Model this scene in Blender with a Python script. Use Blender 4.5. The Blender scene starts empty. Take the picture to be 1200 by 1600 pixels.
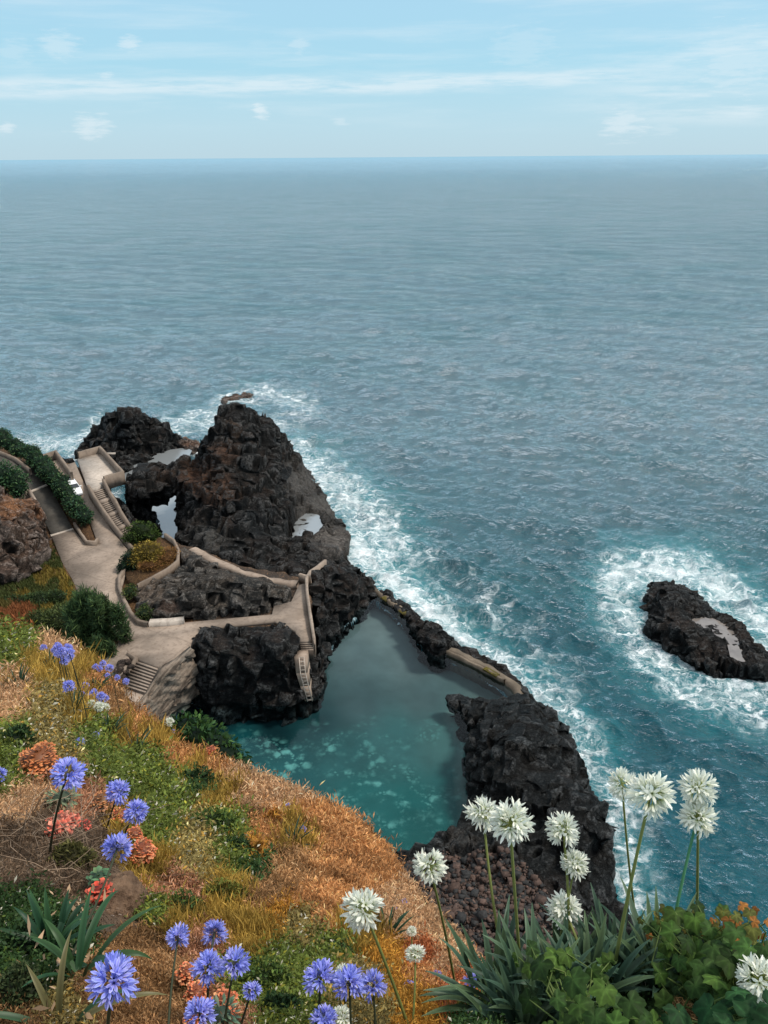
import bpy, math, random
import numpy as np
from mathutils import Vector, Matrix
from mathutils.geometry import tessellate_polygon

rng = np.random.default_rng(7)
random.seed(7)
scene = bpy.context.scene
COL = scene.collection

# ------------------------------------------------------------------ camera
FPX = 1232.0
PITCH = math.atan(555 / FPX)
ROLL = math.radians(0.43)
CAM = np.array([0.0, 0.0, 50.0])
_f = np.array([0, math.cos(PITCH), -math.sin(PITCH)])
_r = np.array([1.0, 0, 0])
_u = np.array([0, math.sin(PITCH), math.cos(PITCH)])
R_ = _r * math.cos(ROLL) - _u * math.sin(ROLL)
U_ = _u * math.cos(ROLL) + _r * math.sin(ROLL)
cam_data = bpy.data.cameras.new('camera')
cam = bpy.data.objects.new('camera', cam_data)
COL.objects.link(cam)
m = Matrix.Identity(4)
for i in range(3):
    m[i][0] = R_[i]; m[i][1] = U_[i]; m[i][2] = -_f[i]; m[i][3] = CAM[i]
cam.matrix_world = m
cam_data.sensor_fit = 'VERTICAL'
cam_data.sensor_height = 24.0
cam_data.lens = 24.0 * FPX / 1600
cam_data.clip_start = 0.1
cam_data.clip_end = 300000
scene.camera = cam


def ray(px, py):
    """direction of a photo pixel, unit length along the optical axis"""
    px = np.asarray(px, float); py = np.asarray(py, float)
    return _f + ((px - 600) / FPX)[..., None] * R_ - ((py - 800) / FPX)[..., None] * U_


def P(px, py, z):
    d = ray(px, py)
    t = (np.asarray(z, float) - CAM[2]) / d[..., 2]
    return CAM + d * t[..., None]


def PD(px, py, depth):
    return CAM + ray(px, py) * np.asarray(depth, float)[..., None]


def project(p):
    q = np.asarray(p) - CAM
    d = q @ _f
    return 600 + FPX * (q @ R_) / d, 800 - FPX * (q @ U_) / d, d


# ------------------------------------------------------------------ noise
def _hash(ix, iy, iz, k):
    n = (ix.astype(np.int64) * 374761393 + iy.astype(np.int64) * 668265263
         + iz.astype(np.int64) * 1274126177 + k * 974711) & 0xFFFFFFFF
    n = ((n ^ (n >> 13)) * 1103515245) & 0xFFFFFFFF
    n = ((n ^ (n >> 16)) * 2246822519) & 0xFFFFFFFF
    n = n ^ (n >> 15)
    return (n & 0xFFFFFF) / float(0xFFFFFF)


def vnoise(p, k=0):
    p = np.asarray(p, float)
    i = np.floor(p).astype(np.int64)
    f = p - i
    w = f * f * f * (f * (f * 6 - 15) + 10)
    out = 0
    for dx in (0, 1):
        for dy in (0, 1):
            for dz in (0, 1):
                gx = _hash(i[:, 0] + dx, i[:, 1] + dy, i[:, 2] + dz, k) * 2 - 1
                gy = _hash(i[:, 0] + dx, i[:, 1] + dy, i[:, 2] + dz, k + 11) * 2 - 1
                gz = _hash(i[:, 0] + dx, i[:, 1] + dy, i[:, 2] + dz, k + 23) * 2 - 1
                dot = gx * (f[:, 0] - dx) + gy * (f[:, 1] - dy) + gz * (f[:, 2] - dz)
                ww = (w[:, 0] if dx else 1 - w[:, 0]) * (w[:, 1] if dy else 1 - w[:, 1]) * (w[:, 2] if dz else 1 - w[:, 2])
                out = out + ww * dot
    return out * 1.2


def fbm(p, octv=4, k=0, gain=.5, ridged=False):
    a, s, out = 1.0, 1.0, 0
    p = np.asarray(p, float)
    for o in range(octv):
        n = vnoise(p * s, k + 100 * o)
        if ridged:
            n = 0.5 - np.abs(n) * 1.6
        out = out + a * n
        a *= gain; s *= 2.03
    return out


def voro(p, k=0):
    """F1 and F2-F1 of 3-D cells, and the cell value"""
    p = np.asarray(p, float)
    i = np.floor(p).astype(np.int64)
    f1 = np.full(len(p), 9.0); f2 = np.full(len(p), 9.0); cid = np.zeros(len(p)); cc = np.zeros((len(p), 3))
    for dx in (-1, 0, 1):
        for dy in (-1, 0, 1):
            for dz in (-1, 0, 1):
                jx, jy, jz = i[:, 0] + dx, i[:, 1] + dy, i[:, 2] + dz
                cx = jx + _hash(jx, jy, jz, k); cy = jy + _hash(jx, jy, jz, k + 5); cz = jz + _hash(jx, jy, jz, k + 9)
                d = np.sqrt((cx - p[:, 0]) ** 2 + (cy - p[:, 1]) ** 2 + (cz - p[:, 2]) ** 2)
                new = d < f1
                f2 = np.where(new, f1, np.minimum(f2, d))
                cid = np.where(new, _hash(jx, jy, jz, k + 31), cid)
                cc[new] = np.stack([cx, cy, cz], 1)[new]
                f1 = np.where(new, d, f1)
    # facet: a tilted plane through each cell
    an = cid * 6.283; tl = ((cid * 17.3) % 1.0) * 2 - 1
    dv = np.stack([np.cos(an) * np.sqrt(1 - tl * tl), np.sin(an) * np.sqrt(1 - tl * tl), tl], 1)
    return f1, f2 - f1, cid, ((p - cc) * dv).sum(1)


def sstep(a, b, x):
    t = np.clip((x - a) / (b - a), 0, 1)
    return t * t * (3 - 2 * t)


# ------------------------------------------------------------------ objects
def mesh_np(name, V, faces, col=None, smooth=False, attrs=None, fcol=None):
    """faces: list of arrays (n,3)/(n,4) or one such array"""
    if not isinstance(faces, (list, tuple)) or np.ndim(faces[0]) == 1:
        faces = [faces]
    faces = [np.asarray(f, np.int32) for f in faces if len(f)]
    me = bpy.data.meshes.new(name)
    V = np.asarray(V, np.float32)
    me.vertices.add(len(V))
    me.vertices.foreach_set('co', V.ravel())
    nl = sum(f.size for f in faces); nf = sum(len(f) for f in faces)
    me.loops.add(nl); me.polygons.add(nf)
    me.loops.foreach_set('vertex_index', np.concatenate([f.ravel() for f in faces]))
    tot = np.concatenate([np.full(len(f), f.shape[1], np.int32) for f in faces])
    st = np.concatenate([[0], np.cumsum(tot)[:-1]]).astype(np.int32)
    me.polygons.foreach_set('loop_start', st)
    me.update(calc_edges=True)
    me.validate()
    if smooth:
        me.polygons.foreach_set('use_smooth', np.ones(len(me.polygons), bool))
    if col is not None:
        a = me.attributes.new('Col', 'FLOAT_COLOR', 'POINT')
        c = np.ones((len(V), 4), np.float32); c[:, :3] = col
        a.data.foreach_set('color', c.ravel())
    for k, v in (attrs or {}).items():
        a = me.attributes.new(k, 'FLOAT', 'POINT')
        a.data.foreach_set('value', np.asarray(v, np.float32))
    return me


def tag(o, label=None, cat=None, group=None, kind=None):
    if label: o['label'] = label
    if cat: o['category'] = cat
    if group: o['group'] = group
    if kind: o['kind'] = kind
    return o


def link(name, me, mat, parent=None, loc=None):
    o = bpy.data.objects.new(name, me)
    COL.objects.link(o)
    if mat is not None and me is not None and not me.materials:
        me.materials.append(mat)
    if parent: o.parent = parent
    if loc is not None: o.location = loc
    return o


def thing(name, label, cat, loc=(0, 0, 0), group=None):
    o = bpy.data.objects.new(name, None)
    o.empty_display_size = .2
    COL.objects.link(o)
    o.location = loc
    return tag(o, label, cat, group)


def simple(name, V, F, mat, label=None, cat=None, group=None, kind=None, base=None, **kw):
    """a thing or a piece of the setting that is one mesh"""
    V = np.asarray(V, float)
    if base is None:
        base = np.array([V[:, 0].mean(), V[:, 1].mean(), V[:, 2].min()])
    o = link(name, mesh_np(name, V - base, F, **kw), mat, loc=base)
    return tag(o, label, cat, group, kind)


def part(name, V, F, mat, parent, **kw):
    """V in world coordinates; parent sits unrotated at its base"""
    V = np.asarray(V, float) - np.array(parent.location)
    q = parent.parent
    while q is not None:
        V = V - np.array(q.location); q = q.parent
    return link(name, mesh_np(name, V, F, **kw), mat, parent)


class MB:
    def __init__(s): s.V = []; s.T = []; s.Q = []; s.C = []; s.n = 0
    def add(s, V, T=(), Q=(), col=(1, 1, 1)):
        V = np.asarray(V, float).reshape(-1, 3)
        s.V.append(V)
        col = np.asarray(col, float)
        s.C.append(np.broadcast_to(col, (len(V), 3)))
        if len(T): s.T.append(np.asarray(T, int) + s.n)
        if len(Q): s.Q.append(np.asarray(Q, int) + s.n)
        s.n += len(V)
    def get(s):
        F = []
        if s.T: F.append(np.concatenate(s.T))
        if s.Q: F.append(np.concatenate(s.Q))
        return np.concatenate(s.V), F, np.concatenate(s.C)
    def box(s, c, size, rz=0, col=(1, 1, 1)):
        x, y, z = [k / 2 for k in size]
        v = np.array([(a * x, b * y, d * z) for d in (-1, 1) for a, b in ((-1, -1), (1, -1), (1, 1), (-1, 1))])
        R = np.array([[math.cos(rz), -math.sin(rz), 0], [math.sin(rz), math.cos(rz), 0], [0, 0, 1]])
        s.add(v @ R.T + np.asarray(c), Q=BOXQ, col=col)
    def tube(s, pts, rad, n=6, col=(1, 1, 1), cap=True):
        pts = np.asarray(pts, float); rad = np.broadcast_to(np.asarray(rad, float), (len(pts),))
        V = []
        for i, p in enumerate(pts):
            t = pts[min(i + 1, len(pts) - 1)] - pts[max(i - 1, 0)]
            t = t / (np.linalg.norm(t) + 1e-9)
            a = np.cross(t, (0.31, 0.2, 0.93) if abs(t[2]) < .9 else (1, 0.1, 0)); a /= np.linalg.norm(a)
            b = np.cross(t, a)
            for k in range(n):
                an = 2 * math.pi * k / n
                V.append(p + rad[i] * (a * math.cos(an) + b * math.sin(an)))
        Q = [(i * n + k, i * n + (k + 1) % n, (i + 1) * n + (k + 1) % n, (i + 1) * n + k) for i in range(len(pts) - 1) for k in range(n)]
        T = []
        if cap:
            V.append(pts[0]); V.append(pts[-1]); q = len(pts) * n
            T = [(q, (k + 1) % n, k) for k in range(n)] + [(q + 1, q - n + k, q - n + (k + 1) % n) for k in range(n)]
        s.add(V, T, Q, col)


BOXQ = [(3, 2, 1, 0), (4, 5, 6, 7), (0, 1, 5, 4), (1, 2, 6, 5), (2, 3, 7, 6), (3, 0, 4, 7)]


# ------------------------------------------------------------------ materials
def mat_new(name):
    mt = bpy.data.materials.new(name); mt.use_nodes = True
    nt = mt.node_tree; nt.nodes.clear()
    return mt, nt, nt.nodes, nt.links


class NT:
    def __init__(s, name):
        s.m, s.t, s.n, s.l = mat_new(name)
    def node(s, ty, **kw):
        n = s.n.new(ty)
        for k, v in kw.items():
            if k.startswith('i_'):
                key = k[2:]
                key = int(key) if key.isdigit() else key.replace('_', ' ')
                if hasattr(v, 'is_linked') or isinstance(v, bpy.types.NodeSocket):
                    s.l.new(v, n.inputs[key])
                else:
                    n.inputs[key].default_value = v
            else:
                setattr(n, k, v)
        return n
    def pos(s): return s.node('ShaderNodeNewGeometry').outputs['Position']
    def math(s, op, a, b=0.0, clamp=False):
        n = s.node('ShaderNodeMath', operation=op, use_clamp=clamp)
        for i, v in enumerate((a, b)):
            if isinstance(v, bpy.types.NodeSocket): s.l.new(v, n.inputs[i])
            else: n.inputs[i].default_value = v
        return n.outputs[0]
    def scale(s, vec, sc):
        n = s.node('ShaderNodeVectorMath', operation='MULTIPLY')
        s.l.new(vec, n.inputs[0]); n.inputs[1].default_value = sc
        return n.outputs[0]
    def noise(s, vec, scale, detail=4, rough=.55, dist=0, out='Fac'):
        n = s.node('ShaderNodeTexNoise', i_Scale=scale, i_Detail=detail, i_Roughness=rough, i_Distortion=dist)
        s.l.new(vec, n.inputs['Vector'])
        return n.outputs[out]
    def voro(s, vec, scale, feature='F1', rnd=1.0, out=0):
        n = s.node('ShaderNodeTexVoronoi', feature=feature, i_Scale=scale, i_Randomness=rnd)
        s.l.new(vec, n.inputs['Vector'])
        return n.outputs[out]
    def ramp(s, fac, stops, interp='LINEAR'):
        n = s.node('ShaderNodeValToRGB')
        n.color_ramp.interpolation = interp
        e = n.color_ramp.elements
        while len(e) < len(stops): e.new(0.5)
        for el, (p, c) in zip(e, stops):
            el.position = p; el.color = (*c, 1) if hasattr(c, '__len__') else (c, c, c, 1)
        s.l.new(fac, n.inputs[0])
        return n.outputs[0]
    def step(s, x, a, b):
        n = s.node('ShaderNodeMapRange', interpolation_type='SMOOTHSTEP')
        s.l.new(x, n.inputs[0]); n.inputs[1].default_value = a; n.inputs[2].default_value = b
        return n.outputs[0]
    def mix(s, fac, a, b, blend='MIX'):
        n = s.node('ShaderNodeMix', data_type='RGBA', blend_type=blend)
        for i, v in ((0, fac), (6, a), (7, b)):
            if isinstance(v, bpy.types.NodeSocket): s.l.new(v, n.inputs[i])
            elif i == 0: n.inputs[0].default_value = v
            else: n.inputs[i].default_value = (*v, 1)
        return n.outputs[2]
    def attr(s, name, out='Color'):
        return s.node('ShaderNodeAttribute', attribute_name=name).outputs[out]
    def bump(s, h, strength=1, dist=.1, normal=None):
        n = s.node('ShaderNodeBump', i_Strength=strength, i_Distance=dist)
        s.l.new(h, n.inputs['Height'])
        if normal is not None: s.l.new(normal, n.inputs['Normal'])
        return n.outputs[0]
    def out(s, sh):
        o = s.node('ShaderNodeOutputMaterial'); s.l.new(sh, o.inputs[0])
        return s.m
    def bsdf(s, col, rough=.8, normal=None, spec=.3):
        b = s.node('ShaderNodeBsdfPrincipled')
        for k, v in (('Base Color', col), ('Roughness', rough), ('Specular IOR Level', spec)):
            if isinstance(v, bpy.types.NodeSocket): s.l.new(v, b.inputs[k])
            else: b.inputs[k].default_value = (*v, 1) if hasattr(v, '__len__') else v
        if normal is not None: s.l.new(normal, b.inputs['Normal'])
        return b.outputs[0]


def rock_material(name, dark, light, brown, brown_amt=.5, scale=1.0, rough=.75):
    t = NT(name); p = t.pos()
    n1 = t.noise(p, .35 * scale, 5, .6)
    n2 = t.noise(p, 2.2 * scale, 5, .65)
    col = t.mix(t.step(n2, .44, .70), dark, light)
    geo = t.node('ShaderNodeNewGeometry')
    sx = t.node('ShaderNodeSeparateXYZ'); t.l.new(geo.outputs['Normal'], sx.inputs[0])
    up = t.step(sx.outputs[2], .15, .85)
    bm = t.math('MULTIPLY', t.step(n1, .42, .62), up)
    bm = t.math('MULTIPLY', bm, brown_amt)
    bn = t.noise(p, 1.1 * scale, 6, .7)
    bcol = t.mix(t.step(bn, .35, .68), [c * .45 for c in brown], brown)
    col = t.mix(bm, col, bcol)
    tw = t.attr('tintw', 'Fac')
    tcol = t.mix(t.step(n2, .34, .68), t.mix(.5, t.attr('Col'), (0, 0, 0)), t.attr('Col'))
    col = t.mix(t.math('MULTIPLY', tw, t.step(t.math('ADD', tw, t.math('MULTIPLY', t.math('SUBTRACT', n1, .5), 1.1)), .22, .6)), col, tcol)
    sq = t.scale(p, (1, 1, 1.7))
    nd = t.node('ShaderNodeVectorMath', operation='ADD'); t.l.new(sq, nd.inputs[0])
    t.l.new(t.scale(t.noise(p, .9 * scale, 3, .6, 0, 'Color'), (1.1, 1.1, 1.1)), nd.inputs[1])
    v = t.voro(nd.outputs[0], 1.1 * scale, 'DISTANCE_TO_EDGE')
    v2 = t.voro(nd.outputs[0], 3.2 * scale, 'DISTANCE_TO_EDGE')
    crackamt = .35
    crack = t.math('MULTIPLY', t.step(v, 0, .07), t.math('ADD', t.math('MULTIPLY', t.step(v2, 0, .1), .5), .5))
    col = t.mix(t.math('MULTIPLY', t.math('SUBTRACT', 1, crack), crackamt), col, [c * .25 for c in dark])
    # paler noise speckle on faces pointing up
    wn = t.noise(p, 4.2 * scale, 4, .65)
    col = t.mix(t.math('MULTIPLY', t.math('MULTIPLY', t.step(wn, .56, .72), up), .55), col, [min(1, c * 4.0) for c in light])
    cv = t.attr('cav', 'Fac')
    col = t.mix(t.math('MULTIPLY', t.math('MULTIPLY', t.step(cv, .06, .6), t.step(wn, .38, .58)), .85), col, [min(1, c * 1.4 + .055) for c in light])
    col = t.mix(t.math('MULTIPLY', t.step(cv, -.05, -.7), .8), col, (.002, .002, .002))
    h = t.math('ADD', t.math('MULTIPLY', crack, .25), t.math('ADD', t.math('MULTIPLY', n2, .6), t.math('MULTIPLY', wn, .3)))
    rg = t.math('ABSOLUTE', t.math('SUBTRACT', t.noise(t.scale(nd.outputs[0], (1, 1, 1.6)), 2.6 * scale, 5, .62), .5))
    h = t.math('SUBTRACT', h, t.math('MULTIPLY', rg, 2.4))
    col = t.mix(t.math('MULTIPLY', t.step(rg, .09, .0), .55), col, (.003, .003, .003))
    nb = t.bump(h, .95, .25 / scale)
    return t.out(t.bsdf(col, rough, nb, .16))


def concrete_material(name, base, var=.25, joints=0):
    t = NT(name); p = t.pos()
    n1 = t.noise(p, .28, 5, .6); n2 = t.noise(t.scale(p, (1, 1, .4)), 2.6, 5, .65); n3 = t.noise(p, 14, 3)
    c = t.mix(t.step(n1, .3, .7), [b * (1 - var) for b in base], [b * (1 + var * .5) for b in base])
    c = t.mix(t.math('MULTIPLY', t.step(n2, .45, .72), .7), c, [base[0] * .55, base[1] * .52, base[2] * .5])
    c = t.mix(t.math('MULTIPLY', n3, .18), c, (.08, .07, .06))
    h = t.math('ADD', n2, t.math('MULTIPLY', n3, .4))
    if joints:
        w = t.node('ShaderNodeVectorMath', operation='ADD'); t.l.new(p, w.inputs[0])
        t.l.new(t.scale(t.noise(p, .25, 2, .5, 0, 'Color'), (1.5, 1.5, 0)), w.inputs[1])
        r = t.node('ShaderNodeMapping', i_Rotation=(0, 0, .5)); t.l.new(w.outputs[0], r.inputs[0])
        s3 = t.node('ShaderNodeSeparateXYZ'); t.l.new(r.outputs[0], s3.inputs[0])
        lines = None
        for ax, per in ((0, joints), (1, joints * 1.25)):
            fr = t.math('ABSOLUTE', t.math('SUBTRACT', t.math('FRACT', t.math('DIVIDE', s3.outputs[ax], per)), .5))
            ln = t.step(fr, .012, .028)
            lines = ln if lines is None else t.math('MULTIPLY', lines, ln)
        c = t.mix(t.math('MULTIPLY', t.math('SUBTRACT', 1, lines), .26), c, [b * .4 for b in base])
    return t.out(t.bsdf(c, .9, t.bump(h, .35, .05), .2))


def leaf_material(name, rough=.55, trans=.25, noise_scale=0, spec=.12):
    t = NT(name)
    c = t.attr('Col')
    if noise_scale:
        n = t.noise(t.pos(), noise_scale, 3)
        c = t.mix(.55, c, t.ramp(n, [(.3, (.35, .35, .35)), (.7, (1.3, 1.3, 1.3))]), 'MULTIPLY')
    b = t.bsdf(c, rough, None, spec)
    tr = t.node('ShaderNodeBsdfTranslucent'); t.l.new(c, tr.inputs[0])
    mx = t.node('ShaderNodeMixShader', i_0=trans); t.l.new(b, mx.inputs[1]); t.l.new(tr.outputs[0], mx.inputs[2])
    return t.out(mx.outputs[0])


def plain(name, col, rough=.6, spec=.3, metal=0, nscale=6, var=.2):
    t = NT(name)
    n = t.noise(t.pos(), nscale, 4)
    c = t.mix(n, [k * (1 - var) for k in col], [k * (1 + var) for k in col])
    sh = t.bsdf(c, rough, None, spec)
    sh.node.inputs['Metallic'].default_value = metal
    return t.out(sh)


M = {}
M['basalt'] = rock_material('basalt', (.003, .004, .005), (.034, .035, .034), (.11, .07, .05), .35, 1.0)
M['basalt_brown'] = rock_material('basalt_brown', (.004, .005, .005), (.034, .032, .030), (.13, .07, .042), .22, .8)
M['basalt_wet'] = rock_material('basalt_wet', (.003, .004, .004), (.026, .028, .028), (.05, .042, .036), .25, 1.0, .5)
M['basalt_grey'] = rock_material('basalt_grey', (.03, .03, .028), (.12, .105, .09), (.23, .17, .125), .6, 1.1)
M['cliff'] = rock_material('cliff_rock', (.05, .038, .032), (.19, .145, .12), (.22, .115, .07), .8, .9)
def strata_material():
    t = NT('tilted_stone'); p = t.pos()
    r = t.node('ShaderNodeMapping', i_Rotation=(.5, .95, .3)); t.l.new(p, r.inputs[0])
    a = t.noise(t.scale(r.outputs[0], (.35, .35, 2.6)), 1.1, 5, .6, .3); b = t.noise(p, 3.5, 5, .65); b2 = t.noise(p, .5, 4, .6)
    c = t.mix(t.step(a, .36, .62), (.075, .058, .046), (.26, .205, .16))
    c = t.mix(t.math('MULTIPLY', t.step(b2, .5, .7), .5), c, (.22, .20, .17))
    c = t.mix(t.math('MULTIPLY', t.step(b, .55, .75), .6), c, (.08, .065, .05))
    return t.out(t.bsdf(c, .9, t.bump(t.math('ADD', t.math('MULTIPLY', a, 2.2), t.math('MULTIPLY', b, .6)), .8, .25), .15))
M['stone'] = strata_material()
M['concrete'] = concrete_material('concrete', (.315, .25, .20), .32, 4.2)
M['concrete_light'] = concrete_material('pale_concrete', (.52, .45, .385), .18, 5)
M['concrete_path'] = concrete_material('path_concrete', (.33, .255, .20), .3)
M['sea_wall'] = concrete_material('weathered_sea_wall', (.17, .135, .10), .5)
M['wall'] = concrete_material('wall_concrete', (.245, .19, .148), .3)
M['riser'] = concrete_material('shaded_riser', (.07, .055, .045), .3)  # shade of the risers painted into the colour
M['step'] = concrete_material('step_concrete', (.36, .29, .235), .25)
M['asphalt'] = concrete_material('old_asphalt', (.085, .078, .068), .35)
M['leaf'] = leaf_material('foliage', .6, .2)
M['soil'] = rock_material('dry_soil', (.10, .055, .03), (.25, .13, .06), (.30, .17, .07), .6, 2)
# ------------------------------------------------------------------ daylight
SUN_AZ = math.radians(84)      # clockwise from +Y
SUN_EL = math.radians(56)
sd = Vector((math.sin(SUN_AZ) * math.cos(SUN_EL), math.cos(SUN_AZ) * math.cos(SUN_EL), math.sin(SUN_EL)))
sl = bpy.data.lights.new('sun', 'SUN'); sl.energy = 3.3; sl.angle = math.radians(11); sl.color = (1, .92, .81)
so = bpy.data.objects.new('sun', sl); COL.objects.link(so)
so.rotation_euler = sd.to_track_quat('Z', 'Y').to_euler()

world = bpy.data.worlds.new('World'); scene.world = world
world.use_nodes = True
wt = NT.__new__(NT); wt.m = world; wt.t = world.node_tree; wt.n = wt.t.nodes; wt.l = wt.t.links
wt.n.clear()
sky = wt.node('ShaderNodeTexSky', sky_type='NISHITA', sun_disc=False, sun_elevation=SUN_EL, sun_rotation=SUN_AZ)
sky.air_density = 1.0; sky.dust_density = 1.2; sky.ozone_density = 2.0
dirn = wt.node('ShaderNodeTexCoord').outputs['Generated']
sep = wt.node('ShaderNodeSeparateXYZ'); wt.l.new(dirn, sep.inputs[0])
el = sep.outputs[2]
azm = wt.math('ARCTAN2', sep.outputs[0], sep.outputs[1])
# hazy marine air: pale toward the horizon, cyan above, unseen upper dome raised to add fill light (values in units of the physical sky)
haze_and_fill = wt.ramp(el, [(0.0, (5.6, 7.7, 8.8)), (.03, (5.3, 7.8, 9.1)), (.09, (4.3, 7.6, 9.3)), (.18, (4.4, 7.4, 9.4)), (.45, (7.4, 9.0, 10.4)), (1.0, (10.6, 11.0, 11.4))])
skyc = wt.mix(.85, sky.outputs[0], haze_and_fill)
# clouds: thin sheet, long band, small puffs
cv = wt.node('ShaderNodeCombineXYZ'); wt.l.new(azm, cv.inputs[0]); wt.l.new(wt.math('MULTIPLY', el, 5.0), cv.inputs[1])
cv = cv.outputs[0]
wob = wt.math('MULTIPLY', wt.math('SUBTRACT', wt.noise(cv, 5, 4, .6), .5), .016)
bandc = wt.math('ADD', wt.math('MULTIPLY', azm, .013), .0735)
dd = wt.math('ABSOLUTE', wt.math('SUBTRACT', wt.math('ADD', el, wob), bandc))
wid = wt.math('ADD', .003, wt.math('MULTIPLY', wt.noise(cv, 7, 4), .018))
band = wt.math('SUBTRACT', 1, wt.step(wt.math('DIVIDE', dd, wid), .25, 1.15))
band = wt.math('MULTIPLY', band, wt.step(azm, .5, .18))
band = wt.math('MULTIPLY', band, wt.step(wt.noise(wt.scale(cv, (1, 2, 1)), 11, 6, .68), .25, .62))
sheet = wt.math('MULTIPLY', wt.step(wt.noise(wt.scale(cv, (1, 2.4, 1)), 3.2, 6, .6, .3), .44, .72), wt.step(el, .015, .06))
right = wt.math('MULTIPLY', wt.step(azm, .12, .42), wt.step(wt.noise(wt.scale(cv, (1, 1.6, 1)), 6, 6, .62), .40, .66))
right = wt.math('MULTIPLY', right, wt.math('MULTIPLY', wt.step(el, .022, .045), wt.step(el, .14, .09)))
puffs = None
for px_, py_, r_, a_ in ((95, 72, 34, .55), (204, 69, 18, .8), (408, 172, 18, 1), (142, 198, 30, .8), (466, 70, 19, .5),
                         (532, 190, 14, .45), (405, 80, 30, .2), (10, 200, 14, .8), (975, 192, 38, .75), (165, 122, 16, .7), (20, 82, 34, .35), (820, 75, 60, .3),
                         (1150, 95, 80, .6), (1040, 200, 22, .3)):
    dv = ray(px_, py_); dv = dv / np.linalg.norm(dv)
    a0 = math.atan2(dv[0], dv[1])
    ddx = wt.math('SUBTRACT', azm, a0); ddy = wt.math('MULTIPLY', wt.math('SUBTRACT', el, float(dv[2])), 1.55)
    r2 = wt.math('SQRT', wt.math('ADD', wt.math('MULTIPLY', ddx, ddx), wt.math('MULTIPLY', ddy, ddy)))
    r2 = wt.math('ADD', wt.math('DIVIDE', r2, r_ / FPX), wt.math('MULTIPLY', wt.math('SUBTRACT', wt.noise(cv, 42, 5, .65), .5), 2.6))
    b_ = wt.math('MULTIPLY', wt.step(r2, 1.0, .15), a_)
    puffs = b_ if puffs is None else wt.math('MAXIMUM', puffs, b_)
cl = wt.math('MAXIMUM', wt.math('MULTIPLY', band, .58), wt.math('MULTIPLY', sheet, .34))
cl = wt.math('MAXIMUM', cl, wt.math('MAXIMUM', wt.math('MULTIPLY', right, .7), wt.math('MULTIPLY', puffs, .6)), True)
skyc = wt.mix(cl, skyc, (8.4, 9.2, 9.6))
bg = wt.node('ShaderNodeBackground', i_Strength=.1); wt.l.new(skyc, bg.inputs[0])
wo = wt.node('ShaderNodeOutputWorld'); wt.l.new(bg.outputs[0], wo.inputs[0])
scene.view_settings.view_transform = 'Standard'
scene.view_settings.look = 'None'
scene.view_settings.exposure = 0

# ------------------------------------------------------------------ helpers in plan
def W(pts):
    """photo points with a height -> world points; ('w',x,y,z) passes through"""
    o = []
    for q in pts:
        if q[0] == 'w': o.append(q[1:])
        else: o.append(tuple(P(*q)))
    return np.array(o, float)


def inside(xy, poly):
    x, y = xy[:, 0], xy[:, 1]
    r = np.zeros(len(xy), bool)
    n = len(poly)
    for i in range(n):
        x1, y1 = poly[i][:2]; x2, y2 = poly[(i + 1) % n][:2]
        c = ((y1 > y) != (y2 > y))
        with np.errstate(divide='ignore', invalid='ignore'):
            xi = (x2 - x1) * (y - y1) / (y2 - y1 + 1e-12) + x1
        r ^= c & (x < xi)
    return r


def dist_poly(xy, poly, closed=True):
    d = np.full(len(xy), 1e9)
    n = len(poly)
    for i in range(n if closed else n - 1):
        a = np.array(poly[i][:2]); b = np.array(poly[(i + 1) % n][:2])
        ab = b - a; t = np.clip(((xy - a) @ ab) / (ab @ ab + 1e-9), 0, 1)
        d = np.minimum(d, np.linalg.norm(xy - a - t[:, None] * ab, axis=1))
    return d


def resample(poly, step, closed=True):
    out = []
    n = len(poly)
    for i in range(n if closed else n - 1):
        a, b = poly[i], poly[(i + 1) % n]
        k = max(1, int(np.linalg.norm(b[:2] - a[:2]) / step))
        for j in range(k): out.append(a + (b - a) * j / k)
    if not closed: out.append(poly[-1])
    return np.array(out)


def tps(pts, vals, q, lam=.3):
    n = len(pts)
    def phi(a, b):
        r2 = ((a[:, None, :] - b[None]) ** 2).sum(-1)
        return .5 * r2 * np.log(r2 + 1e-9)
    A = np.zeros((n + 3, n + 3)); A[:n, :n] = phi(pts, pts) + lam * np.eye(n)
    A[:n, n] = 1; A[:n, n + 1:] = pts; A[n, :n] = 1; A[n + 1:, :n] = pts.T
    c = np.linalg.solve(A, np.concatenate([vals, [0, 0, 0]]))
    out = []
    for k in range(0, len(q), 20000):
        s = q[k:k + 20000]
        out.append(phi(s, pts) @ c[:n] + c[n] + s @ c[n + 1:])
    return np.concatenate(out)


def remesh(V, F, vox, smooth=3):
    me = mesh_np('tmp', V, F)
    o = bpy.data.objects.new('tmp', me); COL.objects.link(o)
    r = o.modifiers.new('r', 'REMESH'); r.mode = 'VOXEL'; r.voxel_size = vox; r.adaptivity = 0
    if smooth:
        s = o.modifiers.new('s', 'SMOOTH'); s.factor = .5; s.iterations = smooth
    dg = bpy.context.evaluated_depsgraph_get(); dg.update()
    ev = o.evaluated_get(dg); em = ev.to_mesh()
    n = len(em.vertices); co = np.zeros(n * 3, np.float32); em.vertices.foreach_get('co', co)
    no = np.zeros(n * 3, np.float32); em.vertices.foreach_get('normal', no)
    lv = np.zeros(len(em.loops), np.int32); em.loops.foreach_get('vertex_index', lv)
    lt = np.zeros(len(em.polygons), np.int32); em.polygons.foreach_get('loop_total', lt)
    assert (lt == 4).all()
    ev.to_mesh_clear()
    bpy.data.objects.remove(o); bpy.data.meshes.remove(me)
    return co.reshape(-1, 3).astype(float), no.reshape(-1, 3).astype(float), lv.reshape(-1, 4)


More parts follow.
